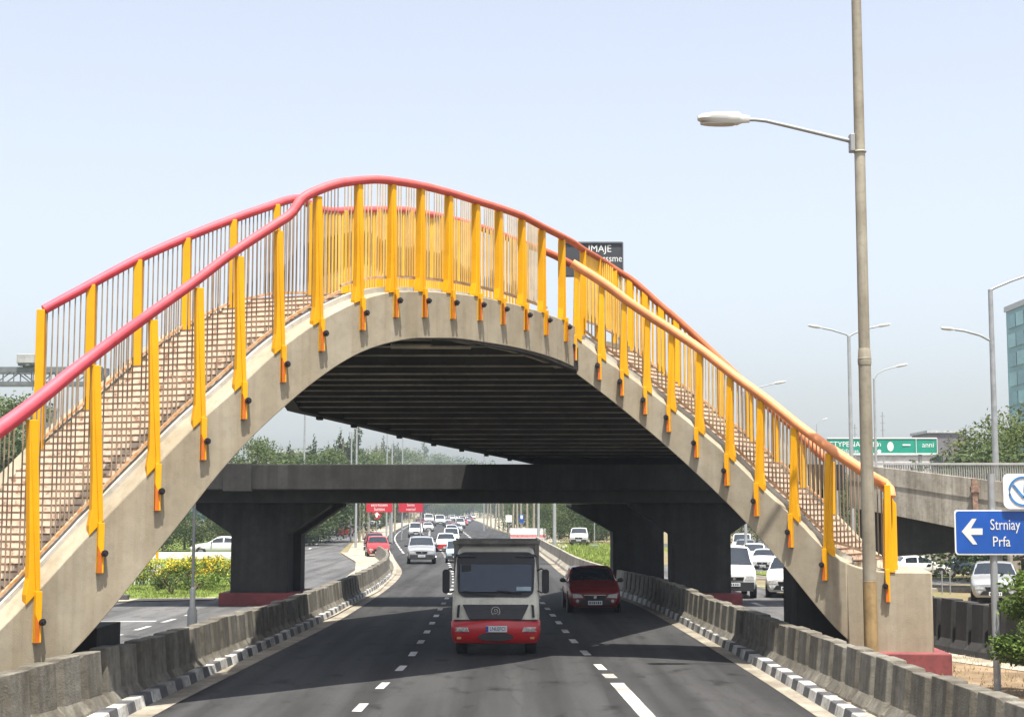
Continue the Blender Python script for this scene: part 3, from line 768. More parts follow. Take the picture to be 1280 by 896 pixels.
strip(lambda y: ER(y)+.59, lambda y: ER(y)+1.1, 18, 62, 40, .11, 'apron', MATS['dusty_apron'])

# ================================================================== crash barriers
def barrier(name, label, path, side, pitch, h, ya, yb, m, flat_from=None):
    """side = +1: the road lies towards +X"""
    rings = []; q = random.Random(5)
    ys = []; y = ya
    while y < yb:
        if flat_from and y > flat_from: ys += [(y, 0, 0), (y+2.0, 0, 0)]; y += 2.0; continue
        j = q.uniform(-.03, .03)
        ys += [(y, 1, j), (y+pitch*.70, 1, j), (y+pitch*.73, 0, 0), (y+pitch*.96, 0, 0)]; y += pitch
    for y, k, j in ys:
        x = path(y); t = Vector((path(y+.1)-path(y-.1), .2, 0)).normalized(); n = Vector((t.y, -t.x, 0))*side
        hh = h(y) + j - (0 if k else .07); o = .0 if k else -.13
        prof = [(.36+o*.4, .0), (.32+o*.4, .15), (.20+o, .34), (.14+o, hh), (-.16, hh), (-.30, .3), (-.4, 0)]
        rings.append([Vector((x, y, 0)) + n*a + Vector((0, 0, b)) for a, b in prof])
    o = MB().loft(rings).build(name, m, loc=(path(ya), ya, 0), bevel=.012)
    return tag(o, label, 'barrier')
WL = herm([(16,-8.2),(22.3,-7.5),(25.4,-7.1),(29.8,-6.8),(36,-6.6),(46,-6.3),(56,-6.2),(68,-6.25),(78,-6.55),(88,-7.1),(97,-7.85),(106,-8.9),(113,-9.8)])
WR = herm([(16,6.55),(22,6.3),(26,6.15),(30,6.05),(35,5.85),(41.6,5.6),(55,5.2),(66,4.3),(80,3.45),(100,3.05),(124,2.6),(145,2.3)])
barrier('crash_barrier', 'ribbed concrete crash barrier curving along the road below the pink handrail', WL, 1, .92, lambda y: 1.05-.15*sm(25, 46, y), 17, 112, CONC_B, 82)
barrier('crash_barrier', 'ribbed concrete crash barrier in front of the tall lamp post and red plinth', WR, -1, .98, lambda y: .98, 17, 62, CONC_B)
barrier('road_wall', 'plain low concrete wall on the far road edge behind the dark red car', WR, -1, .98, lambda y: 1.0, 62.1, 146, CONC_P, 62)
WM = herm([(30,12.5),(32,12.2),(34.5,11.4),(38.2,10.5),(44,9.4)])
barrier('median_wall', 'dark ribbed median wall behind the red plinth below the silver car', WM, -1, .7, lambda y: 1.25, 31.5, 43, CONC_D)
# ================================================================== vegetation
def leaves(mb, c, r, n, size, q, flat=.0, droop=0):
    for _ in range(n):
        d = Vector((q.gauss(0,1), q.gauss(0,1), q.gauss(0,1))).normalized()
        p = Vector(c) + Vector((d.x*r[0], d.y*r[1], d.z*r[2]))*(q.random()**.45)
        u = Vector((q.gauss(0,1), q.gauss(0,1), q.gauss(0,.7))).normalized()
        w = u.cross(Vector((q.gauss(0,1), q.gauss(0,1), q.gauss(0,1)))).normalized()
        a = size*q.uniform(.6, 1.35); b = a*q.uniform(.45, .8)
        mb.add([p-u*a, p+w*b*.7-u*a*.1, p+u*a, p-w*b*.7-u*a*.1], [(0,1,2,3)], 0)
def tree(name, label, loc, h, w, kind, seed, nleaf, leaf, lm, group=None, cat='tree'):
    q = random.Random(seed); t = thing(name, label, cat, loc, group)
    L = Vector(loc); th = h*(.32 if kind == 'broad' else .16 if kind == 'bushy' else .9)
    mb = MB(); r0 = max(.06, h*.022)
    top = L+Vector((q.uniform(-.1,.1)*h*.3, q.uniform(-.1,.1)*h*.3, th))
    mb.tube([L-Vector((0,0,.1)), L+(top-L)*.4+Vector((q.uniform(-.02,.02)*h,0,0)), top], [r0*1.25, r0, r0*(.7 if kind != 'conifer' else .2)], 8)
    cr = MB(); clumps = []
    if kind == 'conifer':
        k = 15
        for i in range(k):
            f = (i+.5)/k; z = h*(.12+.86*f); rr = w*.5*(1-f)**.8*q.uniform(.75,1.1)+.15
            for j in range(4 if f < .7 else 2):
                a = q.uniform(0, 6.28); clumps.append((L+Vector((math.cos(a)*rr*.55, math.sin(a)*rr*.55, z)), (rr*.6, rr*.6, h*.05)))
    else:
        k = 30 if kind == 'broad' else 22
        for i in range(k):
            a = q.uniform(0, 6.28); f = q.random(); e = q.uniform(-.9, 1)
            zc = h*(.64 if kind == 'broad' else .50); hz = h*(.34 if kind == 'broad' else .46)
            rad_ = w*.5*math.sqrt(max(0.05, 1-e*e))*q.uniform(.45, .95)
            p = L+Vector((math.cos(a)*rad_, math.sin(a)*rad_, zc+e*hz*.82)); s = q.uniform(.13, .26)*w
            clumps.append((p, (s, s, s*q.uniform(.6, .9))))
            if i % 2 == 0:
                m = top.lerp(p, .5)+Vector((0,0,-.04*h))
                mb.tube([top-Vector((0,0,th*.1)), m, p], [r0*.5, r0*.32, r0*.12], 6)
    mb.build('trunk', BARK, t, smooth=60)
    tot = sum(c[1][0]**2 for c in clumps)
    for p, r in clumps: leaves(cr, p, r, max(4, int(nleaf*r[0]**2/tot)), leaf, q)
    cr.build('crown', lm, t, merge=False)
    return t
G1 = leafmat('leaf_green', (.036, .062, .014), (.12, .155, .04))
G2 = leafmat('leaf_dark', (.028, .048, .016), (.085, .115, .035))
G3 = leafmat('leaf_olive', (.05, .07, .018), (.15, .165, .05))
GY = leafmat('leaf_bright', (.07, .12, .018), (.17, .23, .045))
PROTO = {}
def plant(key, label, loc, s=1, group=None, **kw):
    if key not in PROTO:
        o = tree(kw.get('name', 'leafy_tree'), label, loc, kw['h'], kw['w'], kw['kind'], kw['seed'], kw['n'], kw['leaf'], kw['lm'], group, kw.get('cat', 'tree'))
        PROTO[key] = o
    else:
        o = copy_tree(PROTO[key]); o.location = loc; o['label'] = label
        o.rotation_euler = (0, 0, rng.uniform(0, 6.28))
        if group: o['group'] = group
    o.scale = (s*rng.uniform(.9, 1.1), s*rng.uniform(.9, 1.1), s)
    return o
BRO = dict(h=9, w=8, kind='broad', seed=3, n=10000, leaf=.115, lm=G1, name='leafy_tree')
BRO2 = dict(h=9, w=7.5, kind='broad', seed=9, n=10000, leaf=.115, lm=G3, name='leafy_tree')
BUS = dict(h=5.5, w=7.5, kind='bushy', seed=5, n=10000, leaf=.11, lm=G2, name='bushy_tree')
CON = dict(h=13, w=4.4, kind='conifer', seed=8, n=9000, leaf=.20, lm=G2, name='conifer')
# grove behind the cross bridge (left)
def by_px(px, ytop, Y):  # ground point and height of a tree whose top is seen at px, ytop
    p = at(px, ytop, Y); return (p.x, Y, 0), p.z
GR = 'trees in the grove beyond the cross bridge'
for px, yt, Y, kind in ((315,547,150,'b'),(338,568,190,'c2'),(362,548,170,'c'),(378,572,165,'u'),(392,541,180,'c'),(402,560,192,'b'),(412,554,230,'c'),(425,533,215,'c'),(437,538,230,'c'),(448,521,300,'c'),(455,562,290,'b'),(410,549,225,'c'),(441,544,260,'c'),(418,548,240,'c'),(470,553,340,'c'),(498,552,430,'c'),(345,561,160,'u'),(372,569,165,'b'),(385,563,165,'u'),(460,566,300,'b'),(466,564,320,'b2'),(480,544,360,'c'),(492,549,430,'c'),(500,560,440,'b'),(512,566,660,'b2'),(530,546,680,'c'),(541,566,670,'b'),(588,572,690,'u'),(352,572,150,'u'),(475,562,400,'c'),(430,560,240,'u'),(555,572,690,'u')):
    loc, h = by_px(px, yt, Y)
    k = {'b':('bro',BRO),'b2':('bro2',BRO2),'u':('bus',BUS),'c':('con',CON),'c2':('con',CON)}[kind]
    lab = {'b':'hazy broad green tree in the grove beyond the cross bridge','b2':'hazy olive green tree in the grove beyond the cross bridge','u':'low bushy green tree in the grove beyond the cross bridge','c':'hazy pointed dark tree in the grove beyond the cross bridge','c2':'hazy pointed dark tree in the grove beyond the cross bridge'}[kind]
    plant(k[0], lab, loc, h/k[1]['h'], GR, **k[1])
# right, behind the flyover
for px, yt, Y, kind, lab in ((1246,522,86,'bro2','broad olive tree rising behind the flyover railing, nearest the green sign'),(1276,524,80,'bro','dense green tree behind the flyover railing at the tall grey lamp'),(1316,506,92,'bro2','tall olive tree in front of the glass tower'),(1256,556,76,'bus','low dark bushy tree behind the railing below the glass tower'),(1340,530,82,'bro','green tree at the picture edge behind the flyover railing')):
    loc, h = by_px(px, yt, Y); k = {'bro':BRO,'bro2':BRO2,'bus':BUS}[kind]
    plant(kind, lab, loc, h/k['h'], 'trees behind the flyover railing', **k)
# left, behind the parked cars, and at the left picture edge
for px, yt, Y, kind, lab in ((205,630,128,'bus','dark bushy tree behind the white guard wall, by the yellow pole'),(232,625,134,'bro','dark green tree under the small billboard'),(262,632,130,'bus','dark bushy tree directly behind the parked white car'),(286,628,140,'bro','dark green tree behind the parked red car'),(318,625,142,'bus','dark bushy tree hidden half behind the left pier'),(10,492,120,'bro','green treetop under the steel gantry at the picture edge'),(-14,500,115,'bus','bushy treetop at the picture edge below the gantry')):
    loc, h = by_px(px, yt, Y); k = {'bro':BRO,'bro2':BRO2,'bus':BUS}[kind]
    plant(kind, lab, loc, h/k['h'], 'trees on the left behind the lawn', **k)
# seen under the cross bridge: right-hand wood and far end of the road
for px, yt, Y, kind in ((700,610,185,'bro'),(716,606,175,'bro2'),(735,612,190,'bro'),(752,618,180,'bus'),(690,612,200,'bus'),(675,612,215,'bro'),(660,615,230,'bus'),(646,612,250,'bro'),(770,618,185,'bro'),(712,622,160,'bus'),(738,630,165,'bus'),(786,612,190,'bro')):
    loc, h = by_px(px, yt, Y); k = {'bro':BRO,'bro2':BRO2,'bus':BUS}[kind]
    plant(kind, 'green tree in the wood behind the pink hoarding and white car', loc, h/k['h'], 'trees beyond the right-hand road wall', **k)
for px, yt, Y, kind in ((575,618,620,'bro'),(592,616,640,'bro2'),(610,614,600,'bro'),(628,612,560,'bus'),(560,618,660,'bus'),(640,614,520,'bro'),(618,612,700,'bro'),(545,619,640,'bro2'),(600,612,760,'bro'),(583,612,740,'bro')):
    loc, h = by_px(px, yt, Y); k = {'bro':BRO,'bro2':BRO2,'bus':BUS}[kind]
    plant(kind, 'far hazy tree closing the end of the road', loc, h/k['h'], 'trees at the far end of the road', **k)
for px, yt, Y, kind in ((405,622,260,'bus'),(422,620,280,'bro'),(440,622,300,'bus'),(455,620,320,'bro'),(470,622,330,'bus'),(482,621,380,'bro'),(494,622,440,'bus')):
    loc, h = by_px(px, yt, Y); k = {'bro':BRO,'bro2':BRO2,'bus':BUS}[kind]
    plant(kind, 'green roadside tree behind the red direction signs', loc, h/k['h'], 'trees behind the red direction signs', **k)
for px, yt, Y, kind in ((905,622,210,'bro'),(925,618,220,'bus'),(945,620,200,'bro'),(968,622,190,'bus'),(990,620,200,'bro'),(1040,585,150,'bus'),(1075,580,160,'bro'),(1130,600,150,'bus')):
    loc, h = by_px(px, yt, Y); k = {'bro':BRO,'bro2':BRO2,'bus':BUS}[kind]
    plant(kind, 'tree behind the queue of cars on the right-hand side road', (loc[0], loc[1], gz(loc[0], loc[1])), max(.5, h/k['h']), 'trees behind the right-hand side road', **k)
# yellow flowering shrubs on the lawn
FLW = leafmat('yellow_flower', (.55, .38, .01), (.75, .58, .05), .2)
def shrub(label, loc, h, w, seed, flowers, lm, leaf=.075, n=900, name='flowering_shrub', group=None):
    q = random.Random(seed); t = thing(name, label, 'shrub', loc, group); L = Vector(loc)
    st = MB(); cr = MB(); fl = MB()
    for i in range(7):
        a = q.uniform(0, 6.28); p = L+Vector((math.cos(a)*w*.3, math.sin(a)*w*.3, h*.7)); st.tube([L, L.lerp(p, .6)+Vector((0,0,.05)), p], [.03, .02, .01], 5)
    for i in range(13):
        a = q.uniform(0, 6.28); r = w*.5*math.sqrt(q.random()); p = L+Vector((math.cos(a)*r, math.sin(a)*r, h*q.uniform(.25, .85))); s = w*q.uniform(.13, .22)
        leaves(cr, p, (s, s, min(s, h*.25)), n//13, leaf, q)
        if flowers: leaves(fl, p+Vector((0,-s*.3,s*.35)), (s*1.05, s, s*.6), int(flowers/13*q.uniform(.1, 2)), .05, q)
    st.build('stem', BARK, t); cr.build('foliage', lm, t, merge=False)
    if flowers: fl.build('flowers', FLW, t, merge=False)
    return t
for i, (px, py, h, w, fl, lab) in enumerate(((178,716,1.0,3.0,120,'low green shrub beside the white lattice fence'),(202,722,1.25,2.4,700,'yellow flowering shrub beside the yellow post, left of the thin pole'),(222,722,1.3,2.6,420,'yellow flowering shrub directly left of the thin dark pole'),(246,720,1.3,2.6,380,'yellow flowering shrub directly right of the thin dark pole'),(268,719,1.35,2.6,800,'shrub with the most yellow flowers, on the lawn by the pier'),(290,718,1.3,2.6,500,'yellow flowering shrub touching the pier in view'))):
    p = gp(px, py+14); shrub(lab, (p.x, p.y, 0), h, w, 20+i, fl, GY, group='flowering shrubs on the lawn')
p = gp(214, 742); shrub('round dark green bush at the front of the lawn', (p.x, p.y, 0), .85, 1.5, 41, 0, G1, .06, 1200, 'round_bush')
p = gp(243, 737); shrub('bright green low bush on the lawn behind the thin pole', (p.x, p.y, 0), .7, 3.2, 42, 0, GY, .06, 1000, 'round_bush')
# leafy bush at the right picture edge, weeds by the median wall
p = (11.0, 28.9, 0)
def bigbush(label, loc, h, w, seed, n, leaf, lm, name):
    q = random.Random(seed); t = thing(name, label, 'bush', loc); L = Vector(loc); st = MB(); cr = MB()
    for i in range(26):
        a = q.uniform(0, 6.28); e = q.uniform(.12, 1); r = w*.5*math.sqrt(max(.1, 1-(e-.45)**2*2.4))*q.uniform(.3, 1)
        p = L+Vector((math.cos(a)*r, math.sin(a)*r, h*e*.94)); s = w*q.uniform(.12, .2)
        if i % 2 == 0: st.tube([L, L.lerp(p, .5)+Vector((0,0,h*.08)), p], [.035, .022, .008], 6)
        leaves(cr, p, (s, s, s*.8), n//26, leaf, q)
    st.build('stem', BARK, t); cr.build('foliage', lm, t, merge=False)
bigbush('leafy green bush beside the blue sign pole at the picture edge', (9.85, 28.2, 0), 2.25, 1.95, 51, 7500, .05, leafmat('bush_leaf', (.03, .06, .010), (.13, .19, .035)), 'leafy_bush')
bigbush('straggly weed growing on the median wall below the silver car', (11.5, 33.7, .1), 1.15, 1.1, 52, 700, .05, G3, 'straggly_weed')
# loose grass blades and litter on the verge in front
q = random.Random(77); mb = MB()
for _ in range(2600):
    x, y = q.uniform(6.4, 11), q.uniform(24, 37)
    if q.random() > .25+.75*abs(math.sin(x*1.7+y*.8)): continue
    a = q.uniform(0, 6.28); h = q.uniform(.03, .11); d = Vector((math.cos(a), math.sin(a), 0))*.012
    b = Vector((x, y, .006)); t = b+Vector((q.gauss(0,.03), q.gauss(0,.03), h))
    mb.add([b-d, b+d, t], [(0,1,2)])
tag(mb.build('dry_grass', leafmat('dry_blade', (.20, .16, .07), (.34, .28, .13), .15), merge=False), kind='stuff')
q = random.Random(78); mb = MB()
def tufts(n, fx, h0, h1):
    for _ in range(n):
        x, y = fx()
        for k in range(4):
            a = q.uniform(0, 6.28); h = q.uniform(h0, h1); d = Vector((math.cos(a), math.sin(a), 0))*h*.18
            b = Vector((x+q.gauss(0,.1), y+q.gauss(0,.1), gz(x, y))); t = b+Vector((q.gauss(0,.3)*h, q.gauss(0,.3)*h, h)); mb.add([b-d, b+d, t], [(0,1,2)])
def rnd_l():
    y = q.uniform(59.5, 80); return q.uniform(-22, -11.8-(y-59)*.06), y
tufts(3200, rnd_l, .05, .13)
def rnd_r():
    y = 78+82*q.random()**1.6; return q.uniform(3.4 if y < 120 else 2.9, 5.2+(y-78)*.09), y
tufts(2600, rnd_r, .1, .3)
tufts(1200, lambda: (q.uniform(14, 45), q.uniform(80, 92)), .06, .2)
tag(mb.build('grass', leafmat('grass_blade', (.12, .17, .03), (.26, .32, .07), .2), merge=False), kind='stuff')
# ================================================================== vehicles
def paint(name, c, metal=.0):
    return mat('paint_'+name, c, .32, metal, var=.03, coat=.6, stain=.10)
PW = paint('white', (.74, .74, .72)); PS = paint('silver', (.50, .52, .54), .5); PR = paint('red', (.48, .022, .02)); PDR = paint('dark_red', (.20, .010, .013))
PK = paint('black', (.015, .016, .018)); PB = paint('navy', (.03, .045, .08)); PG = paint('grey', (.20, .21, .22), .3); PLB = paint('pale_blue', (.35, .48, .60))
TYPES = {
 'sedan': dict(L=4.4, W=1.74, H=1.47, hf=.72, hc=.98, cowl=1.25, rf=2.0, rr=3.1, ty=3.75, th=1.06, belt=.96, zb=.22, wt=.74, cab=False),
 'hatch': dict(L=3.75, W=1.68, H=1.52, hf=.72, hc=1.0, cowl=.98, rf=1.72, rr=3.2, ty=3.62, th=1.05, belt=.98, zb=.22, wt=.76, cab=False),
 'suv':   dict(L=4.3, W=1.82, H=1.72, hf=.92, hc=1.12, cowl=1.15, rf=1.8, rr=3.85, ty=4.18, th=1.15, belt=1.1, zb=.30, wt=.80, cab=True),
 'van':   dict(L=4.6, W=1.84, H=2.0, hf=.95, hc=1.22, cowl=.72, rf=1.62, rr=4.35, ty=4.55, th=1.3, belt=1.15, zb=.30, wt=.86, cab=True),
}
def car_shape(T):
    L, W, Hh = T['L'], T['W'], T['H']
    zt = [(0, T['hf']-.06), (.12, T['hf']), (.45, lerp(T['hf'], T['hc'], .55)), (T['cowl'], T['hc']), (T['rf'], Hh-.05), (lerp(T['rf'], T['rr'], .45), Hh), (T['rr'], Hh-.05), (T['ty'], T['th']), (L-.05, T['th']-.05), (L, T['th']-.14)]
    def lin(pts, y):
        for (a, b), (c, d) in zip(pts, pts[1:]):
            if y <= c: return lerp(b, d, max(0, (y-a)/(c-a)))
        return pts[-1][1]
    def top(y): return sum(lin(zt, y+d) for d in (-.09, -.04, 0, .04, .09))/5
    def wid(y): return W/2*lin([(0,.86),(.1,.92),(.35,.98),(.8,1),(L-.7,1),(L-.1,.95),(L,.90)], y)
    def ring(y):
        t = top(y); w = wid(y); b = min(T['belt']+.02*(y/L), t-.035)
        k = max(0, min(1, (t-b-.04)/(Hh-T['belt']-.04))); wt = w*lerp(.90, T['wt'], k)
        zb = T['zb'] + (.10 if y < .05 else 0)
        return [Vector((x, y, z)) for x, z in ((0, zb), (w*.86, zb), (w*.955, zb+.10), (w*1.0, lerp(zb, b, .55)), (w*.985, b-.05), (w*.965, b), (lerp(w*.965, wt, .9), lerp(b, t, .90)), (wt*.93, t-.004), (wt*.5, t+.018), (0, t+.026))]
    return ring, top, wid
CP = {}
def make_car(kind, key, label, cat, P):
    T = TYPES[kind]; ring, top, wid = car_shape(T); L, W, Hh = T['L'], T['W'], T['H']
    t = thing('car' if kind != 'van' else 'minivan', label, cat)
    if kind == 'suv': t.name = 'sport_utility_car'
    ys = sorted(set([0, .03, .08, .15, .25, .4, .6, .8, T['cowl']-.08, T['cowl'], T['cowl']+.06, T['rf']-.1, T['rf'], T['rf']+.1, T['rr']-.1, T['rr'], T['rr']+.1, T['ty'], L-.12, L-.04, L] + rangef(T['cowl']+.1, T['rr'], 10)))
    rings = []
    for y in ys:
        r = ring(min(y, L)); s = 1 if y > .001 else .97
        rings.append([Vector((p.x*s, p.y, p.z)) for p in r] + [Vector((-p.x*s, p.y, p.z)) for p in r[-2:0:-1]])
    MB().loft(rings).build('body', P, t, smooth=38)
    def screen(y0, y1, nrm, name):
        rows = []
        for y in rangef(y0, y1, 6):
            r = ring(y); row = []
            for p in (r[6], r[7], r[8], r[9]): row.append(Vector((p.x*.955, p.y, p.z))+nrm)
            rows.append([Vector((-p.x, p.y, p.z)) for p in row] + row[-2::-1])
        return MB().loft(rows, closed=False, caps=False).build(name, GLASS, t, smooth=60)
    screen(T['cowl']+.05, T['rf']-.04, Vector((0, -.006, .008)), 'windscreen')
    screen(T['rr']+.06, T['ty']-.06, Vector((0, .006, .008)), 'rear_window')
    for s in (-1, 1):
        cuts = [T['cowl']+.34, lerp(T['rf'], T['rr'], .42), T['rr']+.05] if kind != 'van' else [T['cowl']+.4, 1.95, 3.1, T['rr']]
        for a, b in zip(cuts, cuts[1:]):
            rows = []
            for y in rangef(a+.04, b-.04, 6):
                r = ring(y); p, q_ = r[5], r[6]
                v0 = p.lerp(q_, .1); v1 = p.lerp(q_, .93)
                rows.append([Vector((s*(v0.x+.008), y, v0.z)), Vector((s*(v1.x+.008), y, v1.z+.004))])
            MB().loft(rows, closed=False, caps=False).build('side_window', GLASS, t, smooth=60)
        hf = T['hf']; w0 = wid(0)*.97; w1 = wid(.34)
        big = 1.15 if kind in ('suv', 'van') else 1
        MB().add([(s*w0*.52, -.012, hf-.20*big), (s*w0*.99, -.008, hf-.21*big), (s*w0*.985, -.006, hf-.07), (s*w0*.62, -.012, hf-.10),
                  (s*(wid(.3)*1.004), .34, hf-.12), (s*(wid(.3)*.998), .34, hf-.03), (s*w0*.6, .05, hf-.045)], [(0,1,2,3), (1,4,5,2)]).build('headlight', HEADL, t, smooth=50)
        MB().add([(s*wid(L)*.60, L+.008, T['th']-.36), (s*wid(L)*.985, L+.006, T['th']-.36), (s*wid(L)*.975, L+.006, T['th']-.17), (s*wid(L)*.7, L+.008, T['th']-.17)], [(0,1,2,3)]).build('taillight', TAIL, t)
        mb = MB(); x = s*(W/2+.10); y = T['cowl']+.32; mb.blob((x, y, T['belt']+.06), (.11, .06, .075), n=10, rough=0); mb.bar((s*(W/2-.06), y+.03, T['belt']), (x, y+.02, T['belt']+.03), .05, .04)
        mb.build('mirror', BLACK, t, smooth=50)
        MB().lathe([(.05,0),(.05,.01)], (s*W*.33, -.012, T['zb']+.2), 10, 'Y').build('fog_lamp', HEADL, t)
        for yy in (.78, L-.78):
            R_ = .31 if not T['cab'] else .34
            w = MB(); c = (s*(W/2-.10), yy, R_)
            w.lathe([(R_*.62,-.105),(R_*.94,-.105),(R_,-.07),(R_,.07),(R_*.94,.105),(R_*.62,.105)], c, 24, 'X'); wo = w.build('wheel', TYRE, t, smooth=50)
            r = MB(); c2 = (s*(W/2-.10)+s*.095, yy, R_)
            r.lathe([(R_*.64,-.01),(R_*.64,.012)], c2, 20, 'X'); 
            ro = r.build('rim', BLACK, wo)
            r = MB()
            for k in range(5):
                a = k*2*math.pi/5; r.bar(Vector(c2)+Vector((s*.016, 0, 0)), Vector(c2)+Vector((s*.016, math.cos(a)*R_*.62, math.sin(a)*R_*.62)), .06, .012, up=Vector((1,0,0)))
            r.lathe([(R_*.58,.012),(R_*.64,.02)], c2, 20, 'X'); r.build('spokes', RIM, wo, smooth=30)
            MB().lathe([(R_+.075,-.02),(R_+.075,.006)], (s*(W/2-.012), yy, R_+.01), 26, 'X').build('wheel_arch', BLACK, t)
    hf = T['hf']; w0 = wid(0)*.97
    MB().prism([(-w0*.44, -.012, hf-.26), (w0*.44, -.012, hf-.26), (w0*.5, -.012, hf-.12), (-w0*.5, -.012, hf-.12)], (0, .05, 0)).build('grille', BLACK, t)
    mb = MB()
    mb.box((0, -.02, hf-.115), (w0*1.0, .03, .028)); mb.lathe([(.055,-.03),(.055,0)], (0, -.004, hf-.18), 14, 'Y'); mb.build('chrome_trim', CHROME, t)
    zb = T['zb']
    mb = MB(); mb.prism([(-w0*.78, -.02, zb+.08), (w0*.78, -.02, zb+.08), (w0*.6, -.02, zb+.24), (-w0*.6, -.02, zb+.24)], (0, .06, 0))
    mb.build('lower_intake', BLACK, t)
    if T['cab']:
        mb = MB(); mb.prism([(-w0*1.0, -.035, zb+.02), (w0*1.0, -.035, zb+.02), (w0*1.0, -.035, hf-.30), (-w0*1.0, -.035, hf-.30)], (0, .10, 0)); mb.build('bumper', mat('bumper_grey', (.022, .022, .024), .55), t, bevel=.02)
    pz = hf-.36 if not T['cab'] else hf-.40
    pl = MB().box((0, -.045, pz), (.46, .02, .13)).build('number_plate', PLATE, t)
    MB().box((0, -.057, pz), (.34, .006, .055)).build('plate_text', INK, pl) if False else None
    mb = MB()
    for i in range(6): mb.box((-.17+i*.068, -.057, pz), (.03 if i % 2 else .045, .006, .07)); mb.box((-.17+i*.068+.01, -.0585, pz+.0), (.016, .006, .028), mi=0)
    mb.build('plate_characters', INK, pl)
    mb = MB()
    for s, o in ((-1, 0), (1, .1)):
        y0 = T['cowl']+.03; z0 = top(y0)+.035; y1 = lerp(T['cowl'], T['rf'], .28); z1 = top(y1)+.035
        mb.bar((s*.1+.25*s, y0, z0), (s*.1-.22, y1-.03, z0+.10), .02, .015)
    mb.build('wiper', BLACK, t)
    if kind in ('suv', 'van'):
        for s in (-1, 1):
            mb = MB(); x = s*W*.5*T['wt']*.86; mb.bar((x, T['rf']+.3, Hh+.04), (x, T['rr']-.2, Hh+.04), .035, .035); mb.bar((x, T['rf']+.3, Hh-.03), (x, T['rf']+.3, Hh+.04), .03, .03); mb.bar((x, T['rr']-.2, Hh-.03), (x, T['rr']-.2, Hh+.04), .03, .03)
            mb.build('roof_rail', BLACK, t)
    return t
def recolour(t, P):
    for k in COL.objects:
        if k.parent == t and k.type == 'MESH' and k.data.materials[0].name.startswith('paint_'):
            k.material_slots[0].link = 'OBJECT'; k.material_slots[0].material = P
def car(kind, P, px, py, label, rot=0, Y=None, group=None, cat=None, s=1.0):
    p = gp(px, py) if Y is None else Vector((at(px, 600, Y).x, Y, 0))
    z = gz(p.x, p.y)
    cat = cat or ('van' if kind == 'van' else 'car')
    if kind not in CP:
        t = make_car(kind, kind, label, cat, P); CP[kind] = t
    else:
        t = copy_tree(CP[kind]); recolour(t, P)
        t['label'] = label; t['category'] = cat
        if 'group' in t: del t['group']
    if group: t['group'] = group
    t.location = (p.x, p.y, z); t.rotation_euler = (0, 0, rad(rot)); t.scale = (s, s, s)
    return t
# main road
car('sedan', PDR, 744, 767, 'dark red car in the shade of the bridge, right of the truck', 1, s=1.02)
car('suv', PS, 527, 705, 'silver car with black front bumper ahead of the white van, centre lane', 4)
car('van', PW, 520, 672, 'white van directly behind the silver car with black bumper', 6, cat='van', s=.95)
car('hatch', PR, 474, 695, 'bright red car beside the curved barrier end, left of the silver car', 8, Y=112)
car('hatch', PDR, 470, 684, 'dark red car half hidden behind the bright red car', 8, Y=128)
car('sedan', PW, 536, 664, 'white car right behind the white van', 7, Y=250)
car('suv', PDR, 527, 655, 'dark red car ahead of the white truck in the far queue', 8, Y=330)
car('van', PW, 551, 657, 'tall white van heading the middle of the far queue', 8, Y=335, s=1.25)
car('van', PW, 537, 652, 'white box van deep in the far queue, left of the tall white van', 8, Y=380, s=1.3)
w_ = car('hatch', PW, 558, 688, 'white and red car at the front of the right-hand queue, by the truck mirror', 3, Y=127, s=1.0)
bm_ = MB().prism([(-.72, -.05, .28), (.72, -.05, .28), (.74, -.05, .62), (-.74, -.05, .62)], (0, .06, 0)); bo = bm_.build('bumper', PR, w_, bevel=.02); bo['label'] = 'red front bumper'
car('van', PW, 565, 676, 'white van roof just behind the white and red car', 4, Y=150, s=.85)
car('van', PLB, 570, 700, 'small pale blue van peeking out left of the truck cab', 2, Y=100, s=.72)
FQ = 'cars in the far traffic queue'
for i, (px, Y, k, P) in enumerate(((566,205,'hatch',PW),(572,232,'sedan',PS),(569,262,'sedan',PR),(576,290,'van',PW),(574,320,'hatch',PW),(581,350,'sedan',PR),(579,385,'van',PW),(585,420,'sedan',PS),(583,460,'hatch',PW),(589,500,'sedan',PDR),(587,540,'van',PW),(561,430,'sedan',PS),(556,470,'hatch',PW),(547,440,'sedan',PW),(543,480,'suv',PG),(566,520,'van',PW),(573,560,'sedan',PW),(592,600,'van',PW),(550,540,'hatch',PG))):
    nm = {id(PW):'white', id(PS):'silver', id(PR):'red', id(PDR):'dark red', id(PG):'grey'}[id(P)]
    car(k, P, px, 0, f'{nm} {"van" if k == "van" else "car"} among the far traffic queue under the bridge', 8, Y=Y, group=FQ+', '+nm)
# left side road
car('van', PW, 423, 668, 'white van seen from behind on the left side road, next to a dark red car', 172, Y=214, s=1.05)
car('hatch', PDR, 436, 669, 'dark red car next to the white van on the left side road', 175, Y=206)
car('van', PW, 471, 660, 'pale van standing below the red direction sign', 10, Y=300, s=1.2)
car('hatch', PG, 432, 662, 'grey car behind the white van on the left side road', 172, Y=250)
car('sedan', PW, 456, 664, 'white car by the poles on the left side road', 12, Y=260)
# parked at left behind the lawn
car('sedan', PW, 241, 697, 'white car parked behind the lawn, beside the left pier', -84, Y=116)
car('hatch', PR, 277, 690, 'red car parked behind the white car on the left', -86, Y=124)
